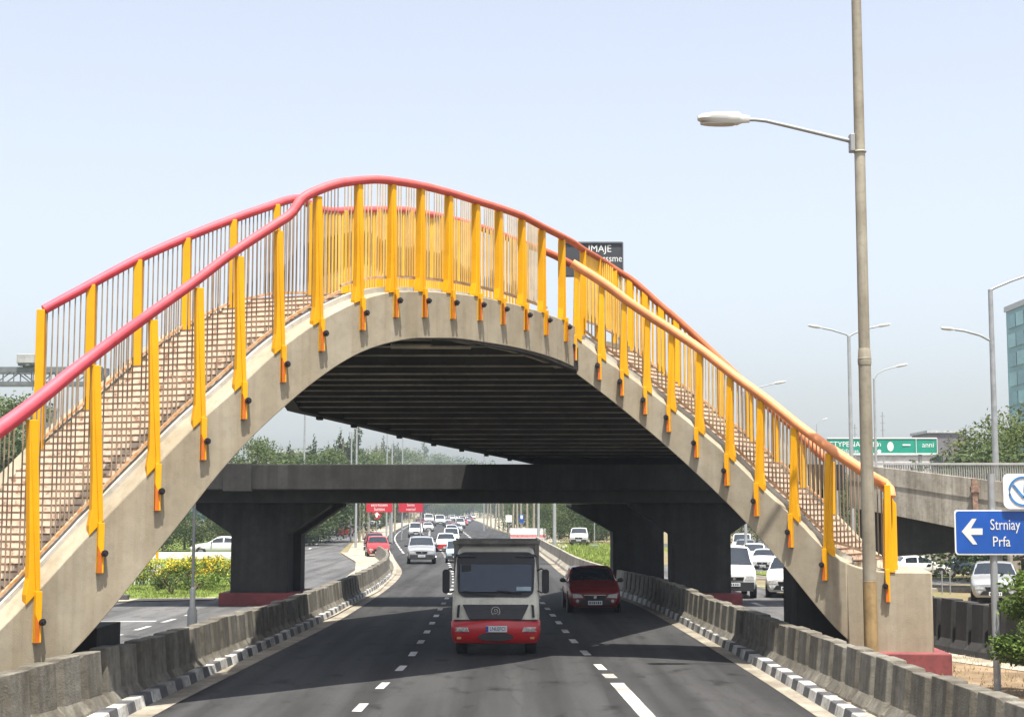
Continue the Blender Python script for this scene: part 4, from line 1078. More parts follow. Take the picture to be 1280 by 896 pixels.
# right-hand roads
car('van', PW, 916, 745, 'large white van coming along the right-hand side road, beside the right pier', -2, Y=59.5)
car('hatch', PW, 982, 745, 'white car half hidden under the right stair flight', -14, Y=60, s=1.05)
car('suv', PW, 941, 688, 'white car with dark windscreen in the side road queue, behind the large white van', -9, Y=112)
car('suv', PG, 930, 680, 'grey car in the side road queue, left of the white car with dark windscreen', -10, Y=128)
car('van', PW, 926, 672, 'white van topmost in the side road queue', -10, Y=142)
car('sedan', PW, 951, 690, 'low white car in front in the side road queue, above the grass', -14, Y=106)
car('sedan', PLB, 911, 676, 'pale blue car in the side road queue touching the pier', -8, Y=118)
car('sedan', PS, 1240, 752, 'silver car driving towards the sign, behind the dark median wall', -17, Y=56.5)
car('hatch', PW, 1182, 715, 'white hatchback side-on on the grass strip above the silver car', 90, Y=96, s=.88)
car('hatch', PB, 1166, 714, 'dark blue car parked side-on left of the white hatchback', -90, Y=97, s=.95)
car('suv', PW, 723, 681, 'white car parked beyond the right-hand wall, in front of the trees', -4, Y=149, s=1.0)
car('sedan', PG, 741, 672, 'grey car parked behind the white car beyond the wall', -4, Y=175)

# ------------------------------------------------------------------ the truck
def truck():
    X, Y = gp(620, 816).x, gp(620, 816).y-.75
    t = thing('truck', 'grey cab truck with red bumper driving towards the viewer in the shade', 'truck', (X, Y, 0))
    SILV = mat('cab_grey', (.88, .84, .70), .42, .0, var=.06, coat=.2, stain=.2); RED = mat('cab_red', (.62, .016, .022), .4, var=.05, coat=.3, stain=.12)
    DARK = mat('truck_dark', (.022, .022, .024), .5, var=.2); BOX = mat('cargo_grey', (.38, .36, .32), .7, var=.15, stain=.3, streak=.25)
    v = lambda x, y, z: Vector((X+x, Y+y, z))
    # cab: sections from bumper level upward
    secs = []
    for z, w, y0, y1 in ((.80,1.03,.0,1.65),(1.0,1.03,.0,1.66),(1.3,1.02,.02,1.68),(1.5,1.01,.06,1.68),(2.0,.975,.20,1.66),(2.35,.93,.32,1.62),(2.47,.89,.40,1.56),(2.52,.80,.52,1.45)):
        c = .14
        secs.append([v(-w, y0+c, z), v(-w+c*.4, y0+c*.3, z), v(-w+c*1.3, y0, z), v(0, y0-.025, z), v(w-c*1.3, y0, z), v(w-c*.4, y0+c*.3, z), v(w, y0+c, z), v(w, y1, z), v(-w, y1, z)])
    MB().loft(secs).build('cab', SILV, t, smooth=35)
    fy = lambda z: (.06+(z-1.5)*.28 if z > 1.5 else .02+(z-1.3)*.2)
    def plate(poly, off, name, m, th=.03, par=None, bevel=0):
        P = [v(x, fy(z)-off-.025*(1-abs(x)), z) for x, z in poly]
        return MB().prism(P, (0, th, 0)).build(name, m, par or t, bevel=bevel)
    # rounded black screen surround, then the glass in it
    def rrect(w0, w1, z0, z1, c, n=5):
        out = []
        for cx, cz, a0, w in ((1, z0, -90, w0), (1, z1, 0, w1), (-1, z1, 90, w1), (-1, z0, 180, w0)):
            for k in range(n+1):
                a = rad(a0+90*k/n); out.append((cx*(w-c)+c*math.cos(a), (cz+c if cz == z0 else cz-c)+c*math.sin(a)))
        return out
    plate(rrect(.90, .93, 1.37, 2.42, .2), .030, 'screen_surround', DARK, .03)
    # bent windscreen: three facets
    rows = []
    for z in rangef(1.50, 2.13, 6):
        w = .85
        rows.append([v(x, fy(z)-.075-.03*(1-abs(x)), z) for x in (-w, -.4, 0, .4, w)])
    MB().loft(rows, closed=False, caps=False).build('windscreen', mat('truck_glass', (.012, .030, .060), .06, var=.1, spec=.5), t, smooth=60)
    o = MB()
    for x0 in (-.72, .72): o.prism([v(x0-.26, fy(2.3)-.085, 2.30), v(x0+.26, fy(2.3)-.085, 2.30), v(x0+.22, fy(2.36)-.085, 2.37), v(x0-.22, fy(2.36)-.085, 2.37)], (0, .03, 0))
    o.build('roof_handle', DARK, t, bevel=.01)
    MB().box(v(-.70, fy(2.0)-.085, 2.02), (.22, .02, .2)).build('sun_visor', BLACK, t)
    MB().box(v(.66, fy(1.58)-.10, 1.57), (.34, .01, .09)).build('sticker', mat('pale_sticker', (.45, .6, .68), .5), t)
    for a, b in (((-.75, 1.52), (-.08, 1.40)), ((.62, 1.47), (.02, 1.53)), ((-.1, 1.38), (-.02, 1.44))):
        MB().bar(v(a[0], fy(a[1])-.11, a[1]), v(b[0], fy(b[1])-.115, b[1]), .025, .02).build('wiper', BLACK, t)
    # grille
    plate([(-.62, .86), (.62, .86), (.78, 1.2), (-.78, 1.2)], .03, 'grille', DARK, .05, bevel=.015)
    mb = MB()
    for k in range(3): mb.bar(v(-.62-.03*k, -.062, .93+.08*k), v(.62+.03*k, -.062, .93+.08*k), .012, .012)
    mb.build('grille_bar', mat('dark_trim', (.05, .05, .055), .4), t)
    em = MB(); c = v(0, -.075, 1.05)
    for k in range(24):
        a, b = 2*math.pi*k/24, 2*math.pi*(k+1)/24; em.bar(c+Vector((math.cos(a)*.10, 0, math.sin(a)*.10)), c+Vector((math.cos(b)*.10, 0, math.sin(b)*.10)), .02, .02)
    pts = [(-.05,-.035),(-.02,-.06),(.035,-.045),(.05,0),(.03,.04),(-.01,.05),(-.035,.02),(-.02,-.01),(.015,-.005)]
    for p, q in zip(pts, pts[1:]): em.bar(c+Vector((p[0], 0, p[1])), c+Vector((q[0], 0, q[1])), .018, .016)
    em.build('emblem', CHROME, t)
    for s in (-1, 1):   # slanted grey cheeks with slots
        MB().prism([v(s*.86, -.045, .90), v(s*.92, -.04, .90), v(s*.90, -.03, 1.18), v(s*.84, -.035, 1.20)], (0, .05, 0)).build('air_slot', DARK, t)
    # bumper
    secs = []
    for z, w, y0 in ((.30,.98,.02),(.40,1.03,-.06),(.62,1.055,-.09),(.80,1.05,-.07),(.845,1.03,-.03)):
        secs.append([v(-w, .5, z), v(-w, y0+.14, z), v(-w*.93, y0+.03, z), v(0, y0-.03, z), v(w*.93, y0+.03, z), v(w, y0+.14, z), v(w, .5, z)])
    MB().loft(secs).build('bumper', RED, t, smooth=40)
    MB().prism([v(.42*math.cos(a)*1.0, -.135, .46+.10*math.sin(a)) for a in [2*math.pi*k/16 for k in range(16)]], (0, .06, 0)).build('lower_intake', DARK, t)
    MB().box(v(0, .05, .835), (1.96, .2, .03)).build('shadow_gap', DARK, t)
    for s in (-1, 1):
        P = [v(s*.62, -.108, .57), v(s*.97, -.055, .57), v(s*.985, -.05, .68), v(s*.66, -.108, .675)]
        h = MB().prism(P, (0, .05, 0)).build('headlight', HEADL, t, bevel=.01)
        mb = MB(); mb.lathe([(.045,-.02),(.045,0)], v(s*.75, -.095, .62), 12, 'Y'); mb.lathe([(.04,-.02),(.04,0)], v(s*.88, -.08, .62), 12, 'Y'); mb.build('bulb_cup', CHROME, h)
        MB().box(v(s*.86, -.085, .43), (.10, .03, .05)).build('fog_lamp', mat('amber_lens', (.7, .35, .12), .3), t)
        MB().tube([v(s*.98, .15, 1.98), v(s*1.08, .05, 2.04), v(s*1.16, .02, 1.98)], .018, 6).build('mirror_arm', BLACK, t)
        MB().tube([v(s*.99, .10, 1.52), v(s*1.08, .05, 1.47), v(s*1.16, .02, 1.5)], .016, 6).build('mirror_arm', BLACK, t)
        pts = rrect(.085, .085, 1.46, 2.02, .07, 4)
        MB().prism([v(s*1.175+x, -.02, z) for x, z in pts], (0, .14, 0)).build('mirror', BLACK, t, smooth=40, bevel=.015)
        for yy in (.75, 3.9):
            w = MB().lathe([(.22,-.13),(.40,-.13),(.43,-.09),(.43,.09),(.40,.13),(.22,.13)], v(s*.82, yy, .43), 24, 'X').build('wheel', TYRE, t, smooth=40)
            MB().lathe([(.08,-.14),(.22,-.13),(.22,.13),(.08,.14)], v(s*.82, yy, .43), 16, 'X').build('rim', GALV, w)
    pl = MB().box(v(.02, -.132, .64), (.50, .02, .145)).build('number_plate', PLATE, t, bevel=.004)
    MB().box(v(-.20, -.144, .64), (.06, .006, .13)).build('plate_band', mat('plate_blue', (.02, .05, .3), .5), pl)
    text_mesh('LNLEFCI', .125, 'plate_characters', INK, pl, face_mat(v(.045, -.145, .64)), .002, sx=.80)
    # chassis, cargo box taller and wider than the cab
    MB().box(v(0, 2.6, .62), (1.0, 4.4, .28)).build('chassis', DARK, t)
    MB().box(v(0, .35, .34), (1.7, .5, .12)).build('front_axle', DARK, t)
    MB().box(v(0, 3.55, 1.72), (2.12, 3.5, 1.86)).build('cargo_box', BOX, t, bevel=.02)
    mb = MB(); mb.box(v(0, 1.76, 2.62), (2.16, .10, .10)); mb.box(v(-1.0, 1.78, 1.75), (.1, .08, 1.7)); mb.box(v(1.0, 1.78, 1.75), (.1, .08, 1.7)); mb.build('box_frame', BOX, t, bevel=.01)
    MB().box(v(0, 3.55, .74), (2.05, 3.4, .12)).build('cargo_floor', DARK, t)
truck()
# ================================================================== lamps, poles, signs
def lamp_head(mb_top, mb_lens, c, d, L=1.05, w=.34, h=.17):
    """c: the neck end, d: unit direction towards the tip"""
    d = Vector(d).normalized(); s = Vector((0,0,1)).cross(d).normalized(); u = d.cross(s)
    if u.z < 0: u = -u
    rings = []; lens = []
    for f, ww, t, b in ((0,.28,.30,-.25),(.14,.34,.40,-.30),(.22,.8,.62,-.42),(.45,1.0,.62,-.5),(.75,.98,.5,-.42),(.92,.8,.36,-.3),(1,.5,.15,-.15)):
        p = Vector(c)+d*(L*f)
        rings.append([p-s*w*.5*ww-u*h*.1, p-s*w*.42*ww+u*h*t*.7, p+u*h*t, p+s*w*.42*ww+u*h*t*.7, p+s*w*.5*ww-u*h*.1, p+s*w*.36*ww+u*h*b, p-s*w*.36*ww+u*h*b])
    mb_top.loft(rings)
    P = []
    for k in range(16):
        a = 2*math.pi*k/16; P.append(Vector(c)+d*(L*(.62+.33*math.cos(a)))+s*(w*.36*math.sin(a))-u*h*.40)
    mb_lens.prism(P, -u*h*.16)
def street_lamp(label, base, height, r, arms, m, group=None, lit_m=None, head=(1.05,.34,.17)):
    t = thing('street_lamp', label, 'street lamp', base, group); B = Vector(base)
    MB().tube([B, B+Vector((0,0,height*.5)), B+Vector((0,0,height))], [r, r*.8, r*.62], 14).build('pole', m, t, smooth=50)
    for pts in arms:
        P = [Vector(p) for p in pts]
        ao = MB().tube(P, r*.33, 8).build('arm', m, t, smooth=50)
        a, b = MB(), MB(); lamp_head(a, b, P[-1], (P[-1]-P[-2]), *head)
        ho = a.build('lamp_head', LAMPW, t, smooth=50); b.build('lens', LAMPG, ho)
    return t
# the tall foreground lamp
POLE = mat('weathered_pole', (.42, .385, .30), .6, .1, var=.1, vs=1.5, stain=.22, streak=.25)
POLE2 = mat('tan_pole_base', (.42, .29, .13), .65, .1, var=.12, vs=2, stain=.25, streak=.25)
Yl = 31.0; xb = at(1089, 810, Yl).x
t = thing('street_lamp', 'tall weathered street lamp standing in front of the right stair foot', 'street lamp', (xb, Yl, 0))
v = lambda z: Vector((xb, Yl, z))
zs = at(1087, 725, Yl).z; zc = at(1083, 455, Yl).z
MB().tube([v(-.1), v(zs)], [.142, .138], 20).build('pole_base', POLE2, t, smooth=50)
MB().tube([v(zs+.004), v(zc)], [.135, .126], 20).build('pole_middle', POLE, t, smooth=50)
MB().tube([v(zc-.02), v(zc+.05), v(zc+.10), v(zc+.30), v(zc+.32)], [.134, .140, .136, .124, .116], 20).build('collar', POLE, t, smooth=40)
MB().tube([v(zc+.3), v(at(1078, 190, Yl).z), v(15.6)], [.115, .110, .095], 20).build('pole_top', POLE, t, smooth=50)
za = at(1078, 178, Yl).z
arm = [at(1071, 178.5, Yl), at(1040, 171, Yl), at(990, 159, Yl), at(958, 151.5, Yl), at(944, 150, Yl), at(934, 150, Yl)]
MB().tube(arm, [.045, .042, .04, .038, .036, .036], 10).build('arm', PALEPOLE, t, smooth=50)
MB().box((xb-.16, Yl, za-.02), (.10, .22, .38)).build('bracket', PALEPOLE, t, bevel=.02)
mb = MB(); 
for z in (at(1083,190,Yl).z, zs-.02, 6.5): mb.lathe([(.128,-.02),(.142,0),(.128,.02)], v(z), 20)
mb.build('band', POLE, t, smooth=40)
a, b = MB(), MB(); lamp_head(a, b, at(937, 149.5, Yl), Vector((-1, 0, .03)), 1.08, .40, .25)
h = a.build('lamp_head', LAMPW, t, smooth=50); b.build('lens', LAMPG, h)

def lamp_px(label, px, pb_Y, ytop, arms, r, m=PALEPOLE, group=None, head=(1.05,.34,.17)):
    Y = pb_Y; x = at(px, (ytop+560)/2, Y).x; g = gz(x, Y)
    zt = at(px, ytop, Y).z
    AA = [[at(a, b, Y) for a, b in A] for A in arms]
    for A in AA: A[0].x = x
    return street_lamp(label, (x, Y, g), zt-g, r, AA, m, group, head=head)
lamp_px('double-armed street lamp left of the foreground lamp post', 1062.5, 108, 420, [[(1062,421),(1058,418),(1040,412.5),(1028,410)], [(1063,421),(1067,417),(1080,411.5),(1095,408.5)]], .19)
lamp_px('single-armed street lamp peeking out right of the foreground lamp post', 1093.5, 115, 473, [[(1093.5,474),(1097,467),(1106,462),(1118,459)]], .13)
lamp_px('tall grey street lamp standing behind the flyover railing', 1241, 64.8, 362, [[(1241,427),(1225,419),(1205,413.5),(1194,412)], [(1241,363),(1243,360),(1262,352),(1290,342)]], .16, GALV, head=(.62,.26,.13))
lamp_px('street lamp with its head just above the right stair rail', 930, 118, 489, [[(930,489),(940,486),(955,482.5),(966,480)]], .12)
lamp_px('small far street lamp left of the double-armed lamp', 1021, 230, 530, [[(1021,531),(1023,527),(1028,525)]], .13, head=(.8,.3,.15))
for px, Y, yt, arm, lab in ((380,150,515,None,'slim bare pole above the cross bridge, furthest left'),(446,140,534,[(446,535),(450,531),(456,529)],'pale street lamp beside the tallest tree of the grove'),(439,170,540,None,'thin tan pole beside the tallest tree of the grove'),(484,200,540,[(484,541),(490,538),(500,537.5)],'far street lamp above the right part of the grove'),(490,160,555,None,'pale slim pole at the right part of the grove'),(503,230,540,None,'very thin far pole above the grove'),(605,260,560,None,'thin far pole just left of the deck end'),(641,280,571,None,'short far pole under the deck end')):
    x = at(px, 600, Y).x
    if arm: lamp_px(lab, px, Y, yt, [arm], .12, head=(.8,.3,.15))
    else: tag(MB().tube([(x, Y, 0), (x, Y, at(px, yt, Y).z)], [.12, .08], 8).build('utility_pole', PALEPOLE, smooth=50, loc=(x, Y, 0)), lab, 'pole')
for px, Y, yt, lab in ((1105,150,515,'thin mast right of the foreground lamp post, above the green sign'),(1070,160,530,'short steel mast left of the foreground lamp post')):
    x = at(px, 600, Y).x; t = thing('mast', lab, 'mast', (x, Y, gz(x, Y)))
    zt = at(px, yt, Y).z; mb = MB(); mb.tube([(x, Y, gz(x, Y)), (x, Y, zt)], [.09, .05], 6); mb.build('pole', GALV, t)
    mb = MB()
    for k in range(3): mb.box((x, Y, zt-.4-k*.7), (.5, .06, .06))
    mb.build('crossbar', GALV, t)
# thin dark pole on the left pavement
x, Y = gp(240, 783).x, gp(240, 783).y
t = thing('utility_pole', 'thin dark pole with a thick foot standing behind the left barrier', 'pole', (x, Y, 0))
PD = mat('dark_grey_paint', (.10, .105, .11), .5, var=.15)
MB().tube([(x, Y, 0), (x, Y, 7)], [.05, .04], 10).build('pole', PD, t, smooth=50)
MB().tube([(x, Y, 0), (x, Y, .45), (x, Y, .62), (x, Y, 1.1), (x, Y, 1.15)], [.15, .15, .08, .08, .05], 12).build('foot', PD, t, smooth=40)
x, Y = gp(212, 697).x, 107
tag(MB().tube([(x, Y, 0), (x, Y, 2.6)], [.1, .1], 8).build('yellow_pole', YEL, loc=(x, Y, 0)), 'short yellow pole at the white guard wall behind the lawn', 'pole')

# blue direction sign, white sign above
t = thing('direction_sign', 'blue sign with white left arrow and lettering on a grey post', 'sign', (at(1247, 860, 28.8).x, 28.8, 0))
xs_, Ys = at(1247, 860, 28.8).x, 28.8
MB().tube([(xs_, Ys, -.1), (xs_, Ys, at(1247, 592, Ys).z)], .068, 14).build('post', GALV, t, smooth=50)
BLUE = mat('sign_blue', (.005, .085, .42), .35, var=.06, vs=1.5, stain=.1)
def rr(cx, cz, w, h, c, y, n=5):
    out = []
    for sx, sz, a0 in ((1,-1,-90),(1,1,0),(-1,1,90),(-1,-1,180)):
        for k in range(n+1):
            a = rad(a0+90*k/n); out.append(Vector((cx+sx*(w/2-c)+c*math.cos(a), y, cz+sz*(h/2-c)+c*math.sin(a))))
    return out
pl, pr = at(1191.5, 665, Ys), at(1303, 665, Ys); cx = (pl.x+pr.x)/2; cz = at(1247, 665, Ys).z; W_ = pr.x-pl.x; H_ = at(1247,637,Ys).z-at(1247,693,Ys).z
yf = Ys-.10
b = MB().prism(rr(cx, cz, W_, H_, .07, yf), (0, .03, 0)).build('sign_panel', WHT, t)
MB().prism(rr(cx, cz, W_-.05, H_-.05, .055, yf-.004), (0, .01, 0)).build('blue_field', BLUE, b)
q = lambda px, py: Vector((at(px, py, Ys).x, yf-.010, at(px, py, Ys).z))
MB().prism([q(1200,664), q(1213,648), q(1218.5,648), q(1211.5,660), q(1226,660), q(1226,668), q(1211.5,668), q(1219.5,680), q(1214,680)], (0, .005, 0)).build('arrow', mat('reflective_white', (.66, .66, .64), .5, var=.05), b)
c = at(1254, 656, Ys); text_mesh('Strniay', .285, 'lettering', MATS['reflective_white'], b, face_mat((c.x, yf-.010, c.z)), .002, sx=.72)
c = at(1249.5, 677, Ys); text_mesh('Prfa', .27, 'lettering', MATS['reflective_white'], b, face_mat((c.x, yf-.010, c.z)), .002, sx=.80)
MB().box((xs_, Ys-.04, cz), (.2, .1, .06)).build('clamp', GALV, t)
xw = at(1275, 612, Ys).x; zw = at(1275, 614, Ys).z
w = thing('prohibition_sign', 'white rounded sign with a blue ring and diagonal above the blue sign', 'sign', (xw, Ys-.1, zw))
MB().prism(rr(xw, zw, .74, .66, .12, Ys-.17), (0, .03, 0)).build('sign_panel', WHT, w)
mb = MB(); c = Vector((xw+.005, Ys-.175, zw))
for k in range(36):
    a0, a1 = 2*math.pi*k/36, 2*math.pi*(k+1)/36; r0 = .262
    mb.bar(c+Vector((math.cos(a0)*r0, 0, math.sin(a0)*r0)), c+Vector((math.cos(a1)*r0, 0, math.sin(a1)*r0)), .01, .05, up=Vector((0,1,0))) if False else mb.bar(c+Vector((math.cos(a0)*r0, 0, math.sin(a0)*r0)), c+Vector((math.cos(a1)*r0, 0, math.sin(a1)*r0)), .012, .04)
mb.bar(c+Vector((-.19, -.002, .12)), c+Vector((0, -.002, -.12)), .012, .045); mb.bar(c+Vector((0, -.002, -.12)), c+Vector((.06, -.002, -.05)), .012, .04)
mb.bar(c+Vector((.0, -.003, -.02)), c+Vector((.02, -.003, .13)), .01, .03); mb.bar(c+Vector((.02, -.003, .13)), c+Vector((.12, -.003, .10)), .01, .03); mb.bar(c+Vector((.10, -.003, .10)), c+Vector((.11, -.003, -.05)), .01, .03)
mb.build('blue_ring', mat('ring_blue', (.05, .20, .48), .45), w)

# black billboard behind the crest
Y = 92
a, b = at(724, 303.5, Y), at(778.5, 345, Y)
t = thing('billboard', 'black billboard with white lettering standing behind the crest of the footbridge', 'billboard', (at(790, 600, Y).x, Y, 0))
BB = mat('billboard_black', (.035, .037, .045), .6, var=.12, vs=1, stain=.15)
MB().prism([(a.x-1, Y, b.z), (b.x, Y, b.z), (b.x, Y, a.z), (a.x-1, Y, a.z)], (0, .5, 0)).build('panel', BB, t, bevel=.02)
fr = MB(); fr.bar((a.x-1, Y-.03, a.z), (b.x, Y-.03, a.z), .08, .1); fr.bar((b.x, Y-.03, b.z), (b.x, Y-.03, a.z), .08, .1); fr.build('frame', mat('billboard_frame', (.09, .09, .095), .5), t)
MB().tube([(at(775,600,Y).x, Y+.3, 0), (at(775,600,Y).x, Y+.3, b.z+.2)], .22, 12).build('pole', GALV, t, smooth=50)
p = at(740.5, 311.3, Y); text_mesh('IMAJE', .62, 'lettering', WHT, t, face_mat((p.x+.45, Y-.01, p.z)), .004, sx=.95)
p = at(760, 323.5, Y); text_mesh('cuvcssme', .60, 'lettering', WHT, t, face_mat((p.x-.1, Y-.01, p.z)), .004, sx=.85)

# green highway sign
Y = 128; a, b = at(1034, 547.5, Y), at(1171.5, 567, Y)
t = thing('highway_sign', 'long green highway sign with white lettering behind the foreground lamp post', 'sign', (at(1152, 600, Y).x, Y, 0))
GRN = mat('sign_green', (.004, .29, .20), .45, var=.05, stain=.1)
MB().prism([(a.x, Y, b.z), (b.x, Y, b.z), (b.x, Y, a.z), (a.x, Y, a.z)], (0, .15, 0)).build('panel', GRN, t)
mb = MB(); y = Y-.02
for p, q_ in (((a.x, b.z), (b.x, b.z)), ((a.x, a.z), (b.x, a.z)), ((b.x, b.z), (b.x, a.z))): mb.bar((p[0], y, p[1]), (q_[0], y, q_[1]), .04, .10)
xd = at(1145, 560, Y).x; mb.bar((xd, y, b.z), (xd, y, a.z), .04, .14)
mb.bar((at(1128,556,Y).x, y, at(1128,556,Y).z), (at(1138,556,Y).x, y, at(1128,556,Y).z), .03, .12)
mb.build('border', WHT, t)
for s, px, py, sz in (('GCTYPENA SAIN', 1063, 555.5, .62), ('lEtEsrl-ae', 1062, 563.5, .40), ('m', 1098, 555, .6), ('anni', 1160, 556, .62)):
    p = at(px, py, Y); text_mesh(s, sz, 'lettering', WHT, t, face_mat((p.x, Y-.01, p.z)), .004)
mb = MB()
for px, py, w, h in ((1099,564,5,5),(1113,558,8,12)):
    p = at(px, py, Y); ww, hh = w*Y/F, h*Y/F; mb.prism([Vector((p.x+ww/2*math.cos(k*.524), Y-.02, p.z+hh/2*math.sin(k*.524))) for k in range(12)], (0, .01, 0))
mb.build('white_emblem', WHT, t)
for px in (1046, 1152):
    MB().tube([(at(px,600,Y).x, Y+.25, gz(30, Y)), (at(px,600,Y).x, Y+.25, a.z)], .16, 10).build('post', GALV, t)

# steel gantry with a cabinet at the left
Y = 72
t = thing('sign_gantry', 'grey steel lattice gantry reaching in from the left picture edge', 'gantry', (at(128, 600, Y).x, Y, 0))
GG = mat('gantry_grey', (.20, .215, .22), .5, .4, var=.15)
zt_, zb_ = at(0, 462, Y).z, at(0, 479, Y).z
x0, x1 = at(-160, 470, Y).x, at(128, 470, Y).x
mb = MB()
for dy in (0, 1.0):
    mb.bar((x0, Y+dy, zt_), (x1, Y+dy, zt_), .14, .26); mb.bar((x0, Y+dy, zb_), (x1, Y+dy, zb_), .12, .17)
    n = 13
    for k in range(n):
        p, q_ = lerp(x0, x1, k/n), lerp(x0, x1, (k+1)/n)
        mb.bar((p, Y+dy, zb_ if k % 2 else zt_), (q_, Y+dy, zt_ if k % 2 else zb_), .05, .05)
        mb.bar((q_, Y+dy, zb_), (q_, Y+dy, zt_), .045, .045)
mb.build('lattice', GG, t)
MB().tube([(x1, Y+.5, 0), (x1, Y+.5, zt_+.1)], .2, 12).build('mast', GG, t)
MB().tube([(at(42,480,Y).x, Y-.1, at(42,488,Y).z), (at(42,480,Y).x, Y-.1, zt_)], .03, 6).build('drop_pole', GG, t)
a, b = at(23, 443, Y), at(45, 454.5, Y)
t = thing('equipment_box', 'pale grey equipment box sitting on top of the steel gantry', 'box', ((a.x+b.x)/2, Y, b.z))
MB().box(((a.x+b.x)/2, Y, (a.z+b.z)/2), (b.x-a.x, .5, a.z-b.z)).build('housing', mat('box_grey', (.42, .43, .42), .6, var=.1, stain=.2), t, bevel=.03)
MB().box(((a.x+b.x)/2, Y, b.z-.05), (b.x-a.x-.1, .4, .10)).build('tray', GG, t)
MB().blob((at(36,457,Y).x, Y-.05, at(36,456.5,Y).z), (.22, .2, .12), n=10, rough=.05).build('mount', GG, t)
mb = MB(); mb.box(((a.x+b.x)/2, Y+.3, (b.z+zt_)/2-.05), (.5, .3, b.z-zt_+.1)); mb.build('bracket', GG, t)

# small blue billboard behind the trees on the left
Y = 146
a, b = at(222, 622, Y), at(256.5, 657, Y)
t = thing('billboard', 'small blue and white billboard rising above the dark trees at the left', 'billboard', ((a.x+b.x)/2, Y, 0))
MB().prism([(a.x, Y, b.z), (b.x, Y, b.z), (b.x, Y, a.z), (a.x, Y, a.z)], (0, .2, 0)).build('panel', mat('poster_blue', (.10, .22, .42), .5, var=.5, vs=.6), t)
z1 = at(240, 649.5, Y).z
so = MB().prism([(a.x, Y-.03, b.z), (b.x, Y-.03, b.z), (b.x, Y-.03, z1), (a.x, Y-.03, z1)], (0, .02, 0)).build('white_strip', WHT, t)
text_mesh('OuLl', .42, 'lettering', PR, so, face_mat((at(231,653,Y).x, Y-.05, at(231,653.2,Y).z)), .004)
text_mesh('PUSFORTA', .34, 'lettering', INK, so, face_mat((at(246,653,Y).x, Y-.05, at(246,653.2,Y).z)), .004, sx=.8)
MB().tube([((a.x+b.x)/2, Y+.3, 0), ((a.x+b.x)/2, Y+.3, a.z)], .12, 8).build('post', GALV, t)

# red direction signs under the cross bridge
RS = mat('sign_red', (.52, .012, .03), .5, var=.06)
for (xa, xb_, Y, y1, lab, l1, l2) in ((458, 490.5, 150, 640, 'red direction sign nearest the left pier, seen under the cross bridge', 'eenrteoem', 'Suttiiot'),(498.5, 528.5, 178, 640, 'red direction sign further along, right of the other red sign', 'Sentie', 'voorusl')):
    a, b = at(xa, 621, Y), at(xb_, y1, Y)
    t = thing('direction_sign', lab, 'sign', (b.x-.3, Y, 0))
    p = MB().prism([(a.x, Y, b.z), (b.x, Y, b.z), (b.x, Y, a.z), (a.x, Y, a.z)], (0, .12, 0)).build('sign_panel', RS, t)
    for s, py in ((l1, 631), (l2, 636.3)):
        c = at((xa+xb_)/2, py, Y); text_mesh(s, .46, 'lettering', WHT, p, face_mat((c.x, Y-.01, c.z)), .004, sx=.8)
    for f in (.12, .9): MB().tube([(lerp(a.x, b.x, f), Y+.2, 0), (lerp(a.x, b.x, f), Y+.2, a.z)], .07, 8).build('post', GALV, t)
Y = 200; p = gp(471, 655); a = at(471, 643, Y)
t = thing('round_sign', 'small round red sign under the left red direction sign', 'sign', (a.x, Y, 0))
MB().lathe([(.6,-.03),(.6,.03)], (a.x, Y, a.z), 20, 'Y').build('disc', RS, t); MB().lathe([(.38,-.01),(.38,.01)], (a.x, Y-.04, a.z-.03), 4, 'Y').build('white_symbol', WHT, t)
MB().tube([(a.x, Y+.08, 0), (a.x, Y+.08, a.z)], .05, 6).build('post', GALV, t)
# cluster of slim poles by the road at the right, roadside posts at the left
for i, px in enumerate((609,614,619,624,629.5,635,641,647,652,659,667)):
    Y = 300-i*13; x = at(px, 600, Y).x; q_ = random.Random(i)
    tag(MB().tube([(x, Y, 0), (x+q_.uniform(-.3,.3), Y, 6.5)], [.16, .11], 8).build('roadside_pole', mat('tan_pole', (.30, .27, .20), .7, var=.2), loc=(x, Y, 0)), 'slim tan pole in the row of poles left of the pink hoarding', 'pole', 'row of poles at the right of the road')
for i, (px, Y) in enumerate(((450,165),(455,180),(461,172),(518,240),(526,290),(512,260),(494,230))):
    x = at(px, 600, Y).x
    tag(MB().tube([(x, Y, 0), (x, Y, 7)], [.14, .10], 8).build('roadside_pole', MATS['tan_pole'], loc=(x, Y, 0)), 'slim pole among the red direction signs at the left of the road', 'pole', 'poles at the left of the road')
for px, Y, r, lab in ((673,150,.14,'pale post left of the trees, beside the pink hoarding'),(693,140,.18,'thick grey post in front of the trees beyond the wall')):
    x = at(px, 600, Y).x; tag(MB().tube([(x, Y, 0), (x, Y, 6)], [r, r*.8], 10).build('roadside_pole', PALEPOLE, loc=(x, Y, 0), smooth=50), lab, 'pole')
Y = 190; x = at(652, 640, Y).x
t = thing('road_sign', 'small blue road sign among the tan poles', 'sign', (x, Y, 0))
MB().box((x, Y, at(652,648,Y).z), (.55, .05, 1.0)).build('sign_panel', BLUE, t); MB().box((x, Y-.04, at(652,646,Y).z), (.3, .02, .45)).build('white_symbol', WHT, t); MB().tube([(x, Y+.08, 0), (x, Y+.08, 4.5)], .05, 6).build('post', GALV, t)
Y = 195; x = at(636, 640, Y).x
t = thing('road_sign', 'small white notice board among the tan poles', 'sign', (x, Y, 0))
MB().box((x, Y, at(636,648,Y).z), (.8, .05, .9)).build('sign_panel', WHT, t); MB().tube([(x, Y+.08, 0), (x, Y+.08, 3)], .05, 6).build('post', GALV, t)
Y = 143; x = at(743, 640, Y).x
t = thing('road_sign', 'grey round-headed sign on a thin post right of the white parked car', 'sign', (x, Y, 0))
